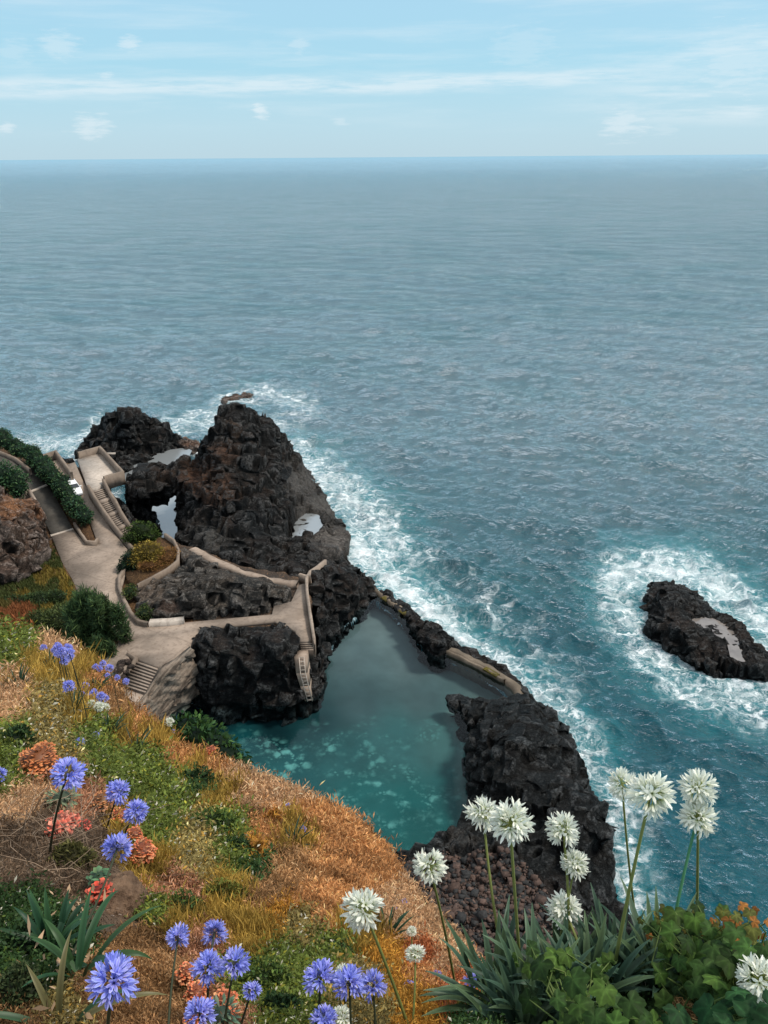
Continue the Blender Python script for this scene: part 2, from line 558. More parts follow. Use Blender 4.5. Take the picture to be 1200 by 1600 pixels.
def normals_of(V, Q):
    n = np.cross(V[Q[:, 2]] - V[Q[:, 0]], V[Q[:, 3]] - V[Q[:, 1]])
    o = np.zeros_like(V)
    for k in range(4): np.add.at(o, Q[:, k], n)
    return o / (np.linalg.norm(o, axis=1, keepdims=True) + 1e-9)


LAND = []       # outlines of everything the surf breaks on


def blob_mesh(c, r, seed=0):
    """closed lumpy ellipsoid used as one piece of a rock before it is fused"""
    n, k = 14, 9
    V = [(0, 0, -1)]
    for i in range(1, k):
        th = math.pi * i / k
        for j in range(n):
            ph = 2 * math.pi * j / n
            V.append((math.sin(th) * math.cos(ph), math.sin(th) * math.sin(ph), -math.cos(th)))
    V.append((0, 0, 1)); V = np.array(V)
    T = [(0, 1 + (j + 1) % n, 1 + j) for j in range(n)] + [(len(V) - 1, 1 + (k - 2) * n + j, 1 + (k - 2) * n + (j + 1) % n) for j in range(n)]
    Q = [(1 + i * n + j, 1 + i * n + (j + 1) % n, 1 + (i + 1) * n + (j + 1) % n, 1 + (i + 1) * n + j) for i in range(k - 2) for j in range(n)]
    return V * np.array(r) + np.array(c), T, Q


def rock(name, label, cat, poly, ctrl, mat, vox=.22, amp=.7, strata=0, zbot=-2.0, blobs=(), carve=(), land=True, step=2.0,
         grid=.5, cut=None, kind=None, group=None, blocky=.3, flat=None, freq=1.0, seed=0, keep_under=None, zones=(), ter=1.0):
    poly = W(poly); ctrl = W(ctrl) if len(ctrl) else np.zeros((0, 3))
    if land: LAND.append(poly[:, :2])
    b = resample(poly, step)
    pts = np.concatenate([b, ctrl]); 
    x0, y0 = poly[:, :2].min(0) - .6; x1, y1 = poly[:, :2].max(0) + .6
    nx = int((x1 - x0) / grid) + 1; ny = int((y1 - y0) / grid) + 1
    gx, gy = np.meshgrid(x0 + np.arange(nx) * grid, y0 + np.arange(ny) * grid, indexing='ij')
    g = np.stack([gx.ravel(), gy.ravel()], 1)
    H = tps(pts[:, :2], pts[:, 2], g)
    H = np.clip(H, pts[:, 2].min() - .3, pts[:, 2].max() + .4)
    if flat: H = flat(g, H)
    H = np.maximum(H, zbot + .6)
    inn = inside(g, poly)
    cell = inn.reshape(nx, ny)
    cm = cell[:-1, :-1] & cell[1:, :-1] & cell[1:, 1:] & cell[:-1, 1:]
    ci, cj = np.nonzero(cm)
    idx = np.arange(nx * ny).reshape(nx, ny)
    top = np.stack([idx[ci, cj], idx[ci + 1, cj], idx[ci + 1, cj + 1], idx[ci, cj + 1]], 1)
    N = nx * ny
    V = np.concatenate([np.c_[g, H], np.c_[g, np.full(N, zbot)]])
    bot = top[:, ::-1] + N
    e = np.concatenate([top[:, [k, (k + 1) % 4]] for k in range(4)])
    key = {}
    es = set(map(tuple, e))
    side = np.array([(a_, a_ + N, b_ + N, b_) for a_, b_ in es if (b_, a_) not in es])
    Q = [np.concatenate([top, bot, side])]; T = []
    for c, r in blobs:
        bv, bt, bq = blob_mesh(c, r)
        Q.append(np.array(bq) + len(V)); T.append(np.array(bt) + len(V)); V = np.concatenate([V, bv])
    F = [np.concatenate(Q)] + ([np.concatenate(T)] if T else [])
    used = np.zeros(len(V), bool)
    for f_ in F: used[f_.ravel()] = True
    remap = np.cumsum(used) - 1
    V = V[used]; F = [remap[f_] for f_ in F]
    co, no, q = remesh(V, F, vox)
    p = co.copy(); p[:, 2] *= 1.5
    p = p + np.stack([vnoise(co * .5 * freq, 3 + seed), vnoise(co * .5 * freq, 4), vnoise(co * .5 * freq, 5)], 1) * 1.2 / freq
    d = amp * (1.1 * fbm(p * .15 * freq, 3, 1 + seed, .45, True) - .3)
    f1, ed, cid, fc = voro(p * np.array([1, 1, .8]) * .42 * freq, 2 + seed)
    d = d + blocky * (1.3 * fc + .5 * (cid - .5))
    d = d + .14 * fbm(co * 1.1, 4, 90, .6)
    tintw = np.zeros(len(co)); tint = np.zeros((len(co), 3)); smo = np.zeros(len(co))
    if zones:
        zx, zy, _ = project(co)
        wob_ = fbm(co * .3, 4, 77)
        for x_, y_, r_, c_, w_, s_ in zones:
            g_ = np.exp(-(np.hypot(zx - x_, (zy - y_) * 1.25) / r_) ** 2 * 1.2) * (1 + .5 * wob_)
            g_ = np.clip(g_, 0, 1)
            tint = np.where((g_ * w_ > tintw)[:, None], np.array(c_), tint)
            tintw = np.maximum(tintw, g_ * w_)
            smo = np.maximum(smo, g_ * s_)
    d = d * (1 - smo)
    co2 = co + no * d[:, None]
    # bedding and joints: terraces along three roughly square directions break the lava into ledges and blocks
    rs = np.random.default_rng(200 + seed)
    bed = np.array([rs.uniform(-.35, .35), rs.uniform(-.3, .3), 1]); bed /= np.linalg.norm(bed)
    j1 = np.cross(bed, (math.cos(seed), math.sin(seed), 0)); j1 /= np.linalg.norm(j1); j2 = np.cross(bed, j1)
    wz = np.stack([fbm(co * .22, 3, 301 + seed), fbm(co * .22, 3, 302 + seed), fbm(co * .22, 3, 303 + seed)], 1) * 1.1
    for dirn_, T_, k_, wq in ((bed, 1.7, .58 + strata * .35, 1.6), (bed, .6, .62, .8), (j1, 2.6, .5, 2.6), (j2, 2.2, .5, 2.6), (j1, .8, .38, 1.2), (j2, .7, .38, 1.2)):
        T_ = T_ / freq * max(.55, min(1.2, blocky / .36))
        s_ = (co2 @ dirn_ + (wz * wq) @ dirn_ + .5 * wq * vnoise(co * .55, 330) + .16 * vnoise(co * 1.5, 331)) / T_
        fr = s_ - np.floor(s_)
        st_ = sstep(.76, 1.0, fr)
        mk = sstep(-.25, .25, fbm(co * .35 + dirn_ * 9 + T_ * 3, 2, 340)) * .7 + .3
        amt = T_ * (st_ - fr + .5 - .12) * k_ * mk * (1 - smo) * ter
        co2 = co2 + dirn_ * amt[:, None]
    # convex edges weather pale, hollows stay dark
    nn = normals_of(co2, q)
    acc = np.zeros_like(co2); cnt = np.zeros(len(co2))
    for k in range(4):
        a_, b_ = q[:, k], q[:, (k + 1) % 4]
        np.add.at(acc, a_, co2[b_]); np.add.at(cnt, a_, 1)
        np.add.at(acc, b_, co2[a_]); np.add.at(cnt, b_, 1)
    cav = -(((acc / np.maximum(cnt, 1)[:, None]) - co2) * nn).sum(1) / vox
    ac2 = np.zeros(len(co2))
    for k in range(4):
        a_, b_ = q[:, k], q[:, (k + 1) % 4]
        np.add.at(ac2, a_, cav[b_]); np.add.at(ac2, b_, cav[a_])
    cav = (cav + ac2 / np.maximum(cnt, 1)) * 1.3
    # steep faces get a slight undercut roughness
    for pl, zp in carve:
        pw = W(pl)[:, :2]
        ii = inside(co2[:, :2], pw); dd_ = dist_poly(co2[:, :2], pw)
        co2[ii, 2] = np.where(co2[ii, 2] > zp - 1.2, np.minimum(co2[ii, 2], zp + .34 * fbm(co2[ii] * np.array([.5, 1.1, 0]), 4, 44) - .16), co2[ii, 2])
        rim = (~ii) & (dd_ < 1.3) & (no[:, 2] > .3)
        co2[rim, 2] = np.maximum(co2[rim, 2], zp + .05 + .25 * _hash(*(np.floor(co2[rim] * 2.5).astype(np.int64).T), 3) * sstep(0, .6, dd_[rim]))
    if keep_under is not None:
        co2[:, 2] = keep_under(co2)
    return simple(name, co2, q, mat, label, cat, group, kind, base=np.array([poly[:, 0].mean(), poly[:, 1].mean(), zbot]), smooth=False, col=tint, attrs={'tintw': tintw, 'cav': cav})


def slab(name, poly, thick, mat, label=None, kind='structure', cat=None, parent=None, sub=None):
    w = W(poly)
    n = len(w)
    a = sum(w[i][0] * w[(i + 1) % n][1] - w[(i + 1) % n][0] * w[i][1] for i in range(n))
    if a < 0: w = w[::-1]
    tri = tessellate_polygon([[Vector((p[0], p[1], 0)) for p in w]])
    T = []
    for t in tri:
        t = list(t)
        A, B, C_ = (w[i] for i in t)
        if np.cross(B[:2] - A[:2], C_[:2] - A[:2]) < 0: t = t[::-1]
        T.append(t)
    T = np.array(T)
    low = w.copy(); low[:, 2] = np.minimum(low[:, 2] - thick, low[:, 2] - .05)
    V = np.concatenate([w, low])
    Q = np.array([(i, i + n, (i + 1) % n + n, (i + 1) % n) for i in range(n)])
    F = [np.concatenate([T, T[:, ::-1] + n]), Q]
    if parent: return part(name, V, F, mat, parent)
    return simple(name, V, F, mat, label, cat, None, kind)


def ribbon(mb, pts, width, h_up, h_dn, closed=False):
    """a wall along a polyline, mitred"""
    pts = np.asarray(pts, float); n = len(pts)
    L = []; Rr = []
    for i in range(n):
        a = pts[i] - pts[i - 1] if (i > 0 or closed) else pts[1] - pts[0]
        b = pts[(i + 1) % n] - pts[i] if (i < n - 1 or closed) else pts[-1] - pts[-2]
        a = a[:2] / (np.linalg.norm(a[:2]) + 1e-9); b = b[:2] / (np.linalg.norm(b[:2]) + 1e-9)
        t = a + b; t /= np.linalg.norm(t) + 1e-9
        nn = np.array([-t[1], t[0]]); k = width / 2 / max(.45, abs(nn @ np.array([-a[1], a[0]])))
        L.append(pts[i][:2] + nn * k); Rr.append(pts[i][:2] - nn * k)
    V = []
    for i in range(n):
        z = pts[i][2]
        V += [(*L[i], z - h_dn), (*Rr[i], z - h_dn), (*Rr[i], z + h_up), (*L[i], z + h_up)]
    Q = []
    m_ = n if closed else n - 1
    for i in range(m_):
        j = (i + 1) % n
        for k in range(4):
            Q.append((i * 4 + k, j * 4 + k, j * 4 + (k + 1) % 4, i * 4 + (k + 1) % 4))
    Q = [q_[::-1] for q_ in Q]
    if not closed:
        Q += [(0, 1, 2, 3), ((n - 1) * 4 + 3, (n - 1) * 4 + 2, (n - 1) * 4 + 1, (n - 1) * 4)]
    mb.add(V, Q=Q)


def wall(name, label, pts, width, h_up, h_dn=.6, mat='wall', cat='wall', parent=None, cap=None, group=None, rough=.035):
    w = resample(W(pts), .6, False)
    mb = MB(); ribbon(mb, w, width, h_up, h_dn)
    V, F, _ = mb.get()
    V = V + rough * np.stack([vnoise(V * 1.3, 3), vnoise(V * 1.3, 4), vnoise(V * 1.3, 5)], 1)
    if parent: return part(name, V, F, M[mat], parent)
    base = np.array([*w[0][:2], w[0][2] - h_dn])
    return simple(name, V, F, M[mat], label, cat, group, base=base)


def stairs(parent, tl, tr, bl, br, n, mat='step', drop=.5):
    tl, tr, bl, br = (np.array(q, float) for q in (tl, tr, bl, br))
    for i in range(n):
        a = i / n; b = (i + 1) / n
        p = [tl + (bl - tl) * a, tr + (br - tr) * a, tr + (br - tr) * b, tl + (bl - tl) * b]
        z = tl[2] + (bl[2] - tl[2]) * (i + 1) / (n + 1)
        zz = z - drop
        V = [(*q[:2], zz) for q in p] + [(*q[:2], z) for q in p]
        # keep the steps 3 mm apart so no faces coincide
        V = np.array(V); c = V.mean(0); V[:, :2] = c[:2] + (V[:, :2] - c[:2]) * .995
        F = np.array(BOXQ)
        nn = np.cross(V[1] - V[0], V[2] - V[1])
        if nn[2] < 0: F = F[:, ::-1]
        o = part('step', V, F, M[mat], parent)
        o.data.materials.append(M['riser'])  # upright faces take the painted riser shade
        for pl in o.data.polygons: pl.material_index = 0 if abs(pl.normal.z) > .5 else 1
# ------------------------------------------------------------------ pool, rocks and paths
POOLZ = 1.0
pool_px = [(583, 924), (640, 966), (662, 1000), (704, 1021), (760, 1045), (817, 1088), (790, 1105), (735, 1110), (742, 1150), (765, 1240), (765, 1295), (690, 1335),
           (600, 1350), (500, 1290), (380, 1235), (300, 1165), (255, 1125), (285, 1085), (420, 1085), (480, 1075), (505, 1010), (525, 980), (550, 955)]
POOL = W([(x, y, POOLZ) for x, y in pool_px])

# --- the tall rock with the natural arch
def arch_blobs():
    o = []
    for k in range(9):
        t = k / 8
        o.append((np.array([-28.2 - 7.0 * t, 106.2 + .8 * math.sin(t * 5), 7.4 + .4 * math.sin(t * 9) - .5 * t]), (1.9, 3.8, 2.2 + .25 * math.cos(t * 8))))
    for z, r in ((5.2, 1.7), (3, 1.7), (1.2, 1.9), (-.3, 2.2)):
        o.append((np.array([-36.0, 105.5, z]), (r * .85, r * 1.7, 1.9)))
    o.append((P(236, 834, .4), (2.4, 2.2, 1.3))); o.append((P(222, 815, .6), (2.0, 2.4, 1.9)))
    o.append((P(286, 818, 1.0), (1.2, 1.8, 1.8)))
    return o

shelf_pool = [(452, 838), (462, 812), (480, 800), (497, 803), (503, 818), (496, 833), (480, 840), (470, 851), (450, 853)]
tall = rock('rock_stack', 'tall reddish black volcanic rock with a natural arch and a smooth sloping seaward shelf', 'rock',
     [(546, 872, 1.5), (548, 832, .8), (523, 803, .5), (503, 768, .3), (474, 733, .3), (448, 700, 0), ('w', -9.5, 121, 0), ('w', -16, 127, 0), ('w', -24, 126, 0), ('w', -31, 119, 1.0),
      ('w', -32, 112, 2.5), ('w', -30.5, 106, 4.5), (282, 776, 6.2), (286, 800, 4.5), (276, 835, 4.2), (300, 852, 5), (345, 872, 5.4), (400, 892, 5.4), (465, 905, 5.2), (490, 893, 4.5), (520, 885, 3)],
     [(370, 633, 17.4), (352, 645, 15.8), (392, 645, 15.4), (335, 664, 14.4), (365, 660, 15.8), (405, 660, 14.6), (425, 668, 12.6), (320, 692, 11.8), (350, 700, 13.2), (400, 700, 12.8), (432, 700, 10.8),
      (436, 722, 9.2), (310, 730, 10.2), (360, 740, 11.2), (410, 740, 10.6), (432, 760, 8.2), (300, 765, 8.2), (350, 785, 8.9), (400, 790, 8.4), (436, 800, 6.2), (330, 820, 6.2), (380, 830, 6.8), (440, 840, 4.6),
      (470, 757, 4.9), (455, 730, 6.3), (492, 786, 2.7), (475, 820, 2.5), (500, 835, 2.6), (530, 830, 2.2), (520, 860, 3.3), (460, 868, 4.0), (400, 866, 5.4), ('w', -20, 118, 12), ('w', -26, 116, 8), ('w', -14, 117, 8)],
     M['basalt_brown'], vox=.22, amp=1.0, strata=.95, blobs=arch_blobs(), carve=[([(x, y, 2.5) for x, y in shelf_pool], 2.5)], blocky=.42, zbot=-2,
     zones=[(310, 745, 38, (.17, .085, .05), 1, 0), (350, 705, 30, (.15, .08, .05), .9, 0), (340, 770, 40, (.15, .08, .05), .9, 0), (365, 668, 22, (.10, .065, .045), .8, 0), (265, 745, 26, (.12, .07, .045), .6, 0),
            (474, 752, 42, (.15, .135, .122), 1.2, .8), (500, 795, 42, (.16, .145, .13), 1.2, .7), (520, 845, 38, (.21, .185, .165), 1.2, .4), (375, 655, 30, (.02, .02, .02), .9, 0), (425, 690, 26, (.016, .017, .018), 1, 0), (330, 845, 34, (.15, .14, .125), .9, .2), (440, 745, 26, (.014, .016, .018), 1, .1), (400, 815, 44, (.02, .024, .027), .9, 0), (300, 815, 22, (.10, .085, .075), .7, 0), (455, 725, 20, (.10, .09, .08), .8, .6)])

# --- other rock masses
rock('rock_outcrop', 'grey cracked rock outcrop between the two footpaths', 'rock',
     [(215, 912, 6.1), (203, 925, 6.1), (213, 957, 6.1), (232, 968, 6.2), (262, 969, 6.1), (300, 967, 6.1), (355, 959, 6.1), (415, 957, 6.1), (422, 944, 6.3), (450, 935, 6.3), (462, 918, 6.3), (430, 914, 6.5), (385, 902, 6.7), (335, 882, 6.8), (300, 862, 6.8), (272, 840, 6.8), (284, 868, 7), (283, 885, 6.9), (262, 902, 6.7)],
     [(320, 905, 8.1), (350, 915, 8.1), (270, 930, 7.6), (300, 950, 7.2), (230, 945, 6.9), (380, 930, 8.0), (395, 948, 7.6), (370, 950, 7.4), (310, 882, 7.8), (290, 905, 7.8), (440, 920, 7), (420, 930, 7.3)],
     M['basalt_grey'], vox=.2, amp=.6, zbot=3.5, blocky=.36, land=False, zones=[(240, 925, 32, (.27, .20, .15), .9, .3), (265, 950, 24, (.16, .10, .075), .8, 0), (320, 900, 40, (.075, .065, .055), .9, 0), (300, 935, 40, (.05, .045, .04), .9, 0), (390, 945, 34, (.06, .06, .058), 1, 0)])

rock('boulder', 'huge rounded black boulder overhanging the pool', 'rock',
     [(289, 1024, 4), (284, 1060, 1), (300, 1090, 1), (345, 1103, 1), (420, 1106, 1), (470, 1101, 1), (502, 1082, 1), (507, 1050, 1.4), (500, 1020, 3.5), (474, 1004, 5.3), (460, 990, 5.5), (430, 980, 5.5), (380, 983, 5.5), (330, 990, 5.5), (303, 1004, 5.5)],
     [(400, 1000, 6.5), (350, 1004, 6.4), (310, 1016, 6.0), (440, 996, 6.2), (455, 1008, 6.1), (420, 1022, 6.6), (360, 1028, 6.4), (312, 1036, 5.9), (400, 1042, 6.4), (450, 1037, 6.0), (480, 1040, 5.6), (340, 1055, 6), (380, 1063, 6), (430, 1060, 6), (465, 1065, 5), (310, 1062, 4.6), (494, 1050, 4)],
     M['basalt'], vox=.2, amp=.75, zbot=-1.5, blocky=.36, seed=3)

rock('rock_outcrop', 'black craggy headland between the walled path and the sea', 'rock',
     [(489, 900, 5.2), (512, 888, 4.2), (545, 880, 2.5), (572, 898, 1.6), (592, 918, 1.2), (584, 930, 1), (566, 950, 1), (548, 962, 1), (528, 985, 1), (512, 1003, 1), (509, 1045, 1), (500, 1030, 3), (494, 1012, 5), (489, 960, 5.3), (485, 915, 5.4)],
     [(510, 905, 6.0), (530, 902, 5.4), (555, 912, 4.2), (510, 940, 5.9), (535, 935, 5), (560, 930, 3.6), (505, 975, 5.6), (525, 960, 4.4), (503, 1000, 5)],
     M['basalt'], vox=.2, amp=.7, zbot=-1.5, blocky=.4, seed=5)

rock('rock_chunk', 'low black rock forming part of the pool rim between its two walls', 'rock',
     [(588, 914, .4), (620, 938, .4), (652, 962, .3), (690, 990, .3), (716, 1012, .3), (706, 1024, .8), (682, 1030, .8), (660, 1016, .9), (648, 985, 1.3), (632, 962, 1.3), (600, 932, 1.3)],
     [(640, 958, 2.0), (655, 975, 2.4), (668, 992, 2.6), (680, 1005, 2.7), (690, 1015, 2.2), (672, 1018, 2), (700, 1012, 1.6), (608, 934, 1.6)],
     M['basalt'], vox=.16, amp=.5, zbot=-1.5, grid=.35, step=1.2, blocky=.28, seed=7)
rock('rock_ridge', 'thin jagged black ridge hugging the seaward foot of the lower sea wall', 'rock',
     [(700, 1004, .3), (724, 1012, .3), (750, 1024, .3), (776, 1040, .3), (800, 1055, .3), (824, 1076, .3), (822, 1092, .6), (808, 1084, .8), (792, 1068, .8), (768, 1053, .8), (745, 1041, .8), (722, 1030, .8), (704, 1022, .8)],
     [(720, 1020, 1.1), (745, 1031, .9), (770, 1045, 1.0), (795, 1060, 1.0), (815, 1078, 1.3)], M['basalt'], vox=.15, amp=.35, zbot=-1.5, grid=.3, step=1.2, blocky=.28, seed=8)

rock('rock_mass', 'broad black lava rock at the right edge of the pool, dropping into the surf', 'rock',
     [(708, 1094, 1), (740, 1086, 1.1), (775, 1088, 1.2), (808, 1082, 1.2), (835, 1088, 2.2), (872, 1114, 2.6), (898, 1160, 2.8), (918, 1208, 3), (948, 1262, 3), (957, 1290, 3), (953, 1340, 2), (953, 1390, 1.6), (985, 1440, 1), (1000, 1510, .5), ('w', 16, 30, 1), ('w', 3, 28, 3),
      (640, 1470, 3), (612, 1400, 1.8), (604, 1340, 1), (650, 1322, .9), (690, 1305, .9), (722, 1283, .9), (737, 1246, 1), (724, 1193, 1), (729, 1143, 1), (714, 1114, 1)],
     [(760, 1105, 2.6), (800, 1105, 3.6), (840, 1115, 4.4), (750, 1140, 3.2), (790, 1150, 4.6), (850, 1160, 5.4), (880, 1190, 5), (760, 1195, 3.6), (800, 1215, 4.6), (860, 1225, 5.2), (905, 1240, 5), (770, 1250, 3.0), (830, 1270, 3.8), (890, 1285, 5), (935, 1290, 4.6), (760, 1290, 2.2), (740, 1300, 2.4),
      (710, 1330, 1.7), (680, 1370, 2), (730, 1370, 2.3), (790, 1330, 2.8), (800, 1390, 2.6), (850, 1340, 3.2), (700, 1420, 2.4), (760, 1430, 2.5), (840, 1420, 2.6), (900, 1360, 3.6), (920, 1410, 2.6), (900, 1450, 2.4)],
     M['basalt_wet'], vox=.17, amp=.8, zbot=-1.6, blocky=.34, seed=9, step=2.5, zones=[(890, 1215, 24, (.075, .06, .052), .8, 0), (800, 1305, 40, (.07, .058, .05), .8, .2), (720, 1315, 34, (.12, .11, .10), .9, .3), (760, 1390, 90, (.10, .065, .05), 1, .3), (900, 1160, 22, (.06, .055, .05), .6, 0), (850, 1420, 60, (.08, .058, .048), .9, .2)])

sea_pool = [(1077, 966), (1100, 963), (1130, 968), (1152, 990), (1163, 1034), (1140, 1026), (1134, 1000), (1096, 981)]
rock('sea_rock', 'isolated black rock island ringed by white surf with a tide pool on top', 'rock',
     [(1013, 907, .3), (1048, 908, .3), (1092, 930, .2), (1112, 950, .3), (1152, 975, .3), (1203, 1022, .3), (1250, 1060, .2), (1235, 1075, .2), (1200, 1063, .3), (1150, 1060, .3), (1108, 1053, .3), (1083, 1033, .4), (1048, 1018, .3), (1014, 990, .3), (1006, 952, .4)],
     [(1060, 925, 3.2), (1040, 922, 2.2), (1025, 930, 1.7), (1075, 940, 2.9), (1045, 950, 2.7), (1025, 965, 1.9), (1060, 985, 2.5), (1050, 972, 2.0), (1085, 955, 2.0), (1030, 985, 1.4), (1080, 1005, 2.5), (1110, 1025, 2.4), (1150, 1045, 2.1), (1180, 1050, 2.1), (1110, 990, 1.6), (1150, 1015, 1.5), (1140, 975, 1.8), (1175, 1010, 2.0), (1200, 1040, 2)],
     M['basalt'], vox=.17, amp=.55, zbot=-1.5, grid=.4, carve=[([(x, y, 1.5) for x, y in sea_pool], 1.5)], blocky=.34, seed=11, freq=1.3)

rock('rock_peak', 'dark pointed rock rising behind the square terrace', 'rock',
     [(116, 708, .8), (135, 697, .6), (155, 690, .5), ('w', -58, 138, 0), ('w', -50, 144, 0), ('w', -40, 144, 0), ('w', -34, 141, 0), (300, 692, .4), (276, 702, .5), (250, 712, .5), (228, 712, .6), (205, 718, .8), (178, 722, 1), (150, 712, 2)],
     [(203, 638, 9.6), (192, 645, 8.8), (218, 645, 8.2), (185, 662, 6.8), (232, 660, 6.4), (250, 672, 4.6), (270, 680, 3.2), (290, 687, 1.2), (160, 664, 5.8), (170, 668, 5.6), ('w', -47, 140, 8.6), ('w', -50.5, 140, 7), ('w', -43.5, 140, 6.6), ('w', -54, 139, 5.5), (150, 676, 4.2), (140, 690, 2.6), (200, 680, 4.2), (235, 685, 3), (190, 695, 2.4), (220, 700, 1.8)],
     M['basalt'], vox=.24, amp=.8, zbot=-1.5, blocky=.42, seed=13)
rock('rock_ledge', 'low dark ledge between the pointed rock and the grey lagoon', 'rock',
     [(180, 720, 1), (205, 706, .6), (235, 706, .5), (246, 716, .4), (232, 726, .5), (214, 728, .6), (205, 738, .6), (190, 742, 1), (176, 732, 2)], [(200, 720, 1.9), (220, 715, 1.7), (190, 730, 2)],
     M['basalt'], vox=.22, amp=.4, zbot=-1.5, blocky=.35, seed=14)
rock('rock_shelf', 'flat pale rock shelf at the foot of the dark pointed rock', 'rock',
     [(268, 690, .7), (290, 683, .7), (312, 690, .5), (318, 700, .4), (300, 706, .5), (274, 706, .5)], [(290, 692, 1.3), (300, 694, 1.3)],
     M['cliff'], vox=.2, amp=.35, zbot=-1, grid=.35, step=1, seed=15)
rock('sea_rock', 'small rock awash in surf behind the tall peak', 'rock',
     [(344, 628, .2), (347, 618, .2), (365, 612, .2), (385, 610, .2), (398, 613, .2), (394, 619, .2), (375, 621, .2), (360, 624, .2), (350, 632, .2)],
     [(350, 621, 1.6), (365, 616, 1.9), (380, 613, 2.2), (390, 614, 1.7)], M['cliff'], vox=.3, amp=.7, zbot=-1.5, grid=.5, seed=17)
rock('sea_cliff', 'dark cliff dropping from the stairs and terrace into the arch channel', 'cliff',
     [('w', -47.5, 117, 6), ('w', -45, 119, 3), ('w', -40.6, 109, 1), ('w', -36.6, 103.5, 1.2), ('w', -31.6, 97, 1.2), ('w', -27.2, 92, 1.5), ('w', -27.3, 87, 3.6), ('w', -30.0, 86.5, 5.0), ('w', -31.6, 90, 5.0), ('w', -36.8, 101, 6.5), ('w', -40.5, 104, 7.2), ('w', -47, 113, 7.2)],
     [('w', -42.5, 109, 6.5), ('w', -38, 103.8, 5.5), ('w', -33.8, 97, 4), ('w', -30.2, 91, 4.2)], M['basalt'], vox=.24, amp=.6, zbot=-1.5, seed=19)
rock('rock_outcrop', 'low black rocks at the seaward end of the clipped hedge', 'rock',
     [(66, 722, 6), (78, 712, 5), ('w', -56, 122, 2), ('w', -47, 119, 2), (122, 722, 6.5), (108, 728, 7), (90, 726, 7)], [(92, 714, 7.6), (105, 717, 7.4), (84, 716, 7.4)],
     M['basalt'], vox=.24, amp=.7, zbot=0, seed=21)
rock('cliff', 'weathered brown rock face beside the sunken road at the left edge', 'cliff',
     [(-60, 960, 5.5), (0, 945, 5.6), (38, 920, 5.8), (60, 902, 6), (74, 872, 6.2), (77, 838, 6.6), (68, 806, 8), (50, 786, 10.5), (25, 776, 12), (0, 768, 13), ('w', -62, 92, 14), ('w', -66, 78, 12)],
     [(10, 800, 13), (40, 810, 11.5), (20, 840, 11.3), (55, 840, 9.5), (40, 870, 9), (10, 880, 9.5), (60, 870, 8), (20, 915, 7.4), (45, 900, 7.4), (-20, 860, 11)],
     M['cliff'], vox=.22, amp=.9, zbot=3, blocky=.42, strata=.35, seed=23, land=False, zones=[(25, 788, 34, (.42, .19, .085), 1, 0), (55, 800, 24, (.34, .15, .07), .9, 0), (35, 845, 45, (.15, .09, .06), 1, 0), (20, 880, 40, (.13, .085, .065), .9, 0), (64, 872, 20, (.27, .215, .18), 1, .3), (35, 905, 30, (.20, .16, .14), .8, 0)])

# --- ground under the promenade and the planted bank at the left
rock('bank_terrain', 'planted earth bank carrying the promenade and road', None,
     [(-120, 1060, 6.2), (60, 1075, 5.5), (185, 1068, 4.6), (203, 1034, 5.6), (248, 1044, 5.6), (300, 1012, 5.6), (300, 985, 5.6), (465, 985, 5.6), (487, 1005, 5.3), (488, 915, 5.5), (470, 897, 5.5), (380, 880, 6.0), (300, 850, 6.2), (262, 838, 6.2), (215, 838, 5.4), (165, 765, 7.2), (120, 722, 7.8), (70, 718, 8.4), (0, 690, 9.5), ('w', -75, 115, 9.5), ('w', -85, 70, 12)],
     [(60, 950, 6.8), (20, 980, 7.2), (110, 950, 6.1), (90, 890, 6.1), (150, 900, 5.6), (120, 830, 5.5), (90, 790, 6.5), (60, 740, 8.8), (20, 730, 9.6), (110, 1000, 6.2), (230, 1000, 5.6), (380, 970, 5.6), (300, 920, 6), (200, 950, 5.6), (140, 1040, 6.0)],
     M['soil'], vox=.4, amp=.08, zbot=-1.5, blocky=0, kind='structure', seed=25, ter=0, zones=[(400, 935, 120, (.10, .085, .075), 1, 0), (300, 865, 60, (.10, .085, .075), 1, 0), (250, 930, 40, (.12, .10, .08), 1, 0)])
LAND.append(POOL[:, :2])

slab('promenade', [(80, 836, 6), (114, 826, 6), (133, 850, 6), (148, 853, 6), (153, 849, 6), (142, 820, 6.3), (130, 792, 7.1), (116, 768, 8), (106, 748, 8.6), (98, 728, 9.1), (117, 722, 9.2), (128, 748, 8.7), (150, 788, 7.5), (172, 825, 6.5), (205, 866, 6), (216, 880, 6), (196, 897, 6), (190, 915, 6),
     (197, 945, 6), (213, 970, 6), (236, 977, 6), (285, 973, 6), (360, 966, 6), (425, 960, 6), (428, 947, 6), (455, 940, 6), (467, 914, 6), (479, 911, 6), (482, 960, 6), (487, 1000, 5.9), (468, 1002, 5.9), (461, 985, 6), (430, 970, 6), (350, 978, 6), (310, 992, 6), (292, 1018, 6), (252, 1043, 6), (214, 1029, 6), (199, 1016, 6), (203, 1034, 6), (186, 1060, 6), (120, 1010, 6), (145, 965, 6), (128, 940, 6), (113, 905, 6), (98, 880, 6)],
     .5, M['concrete'], 'wide pale concrete promenade running down to the pool paths')
slab('road', [(80, 834.5, 6.05), (113, 824.5, 6.05), (100, 800, 6.8), (75, 758, 8.5), (58, 733, 9.6), (20, 712, 10.6), (-50, 690, 11.6), (-90, 690, 12), (-90, 735, 12), (-10, 740, 11), (20, 748, 10), (46, 766, 8.6), (62, 798, 7.2), (72, 818, 6.4)], .5, M['asphalt'], 'dark asphalt road climbing beside the hedge')
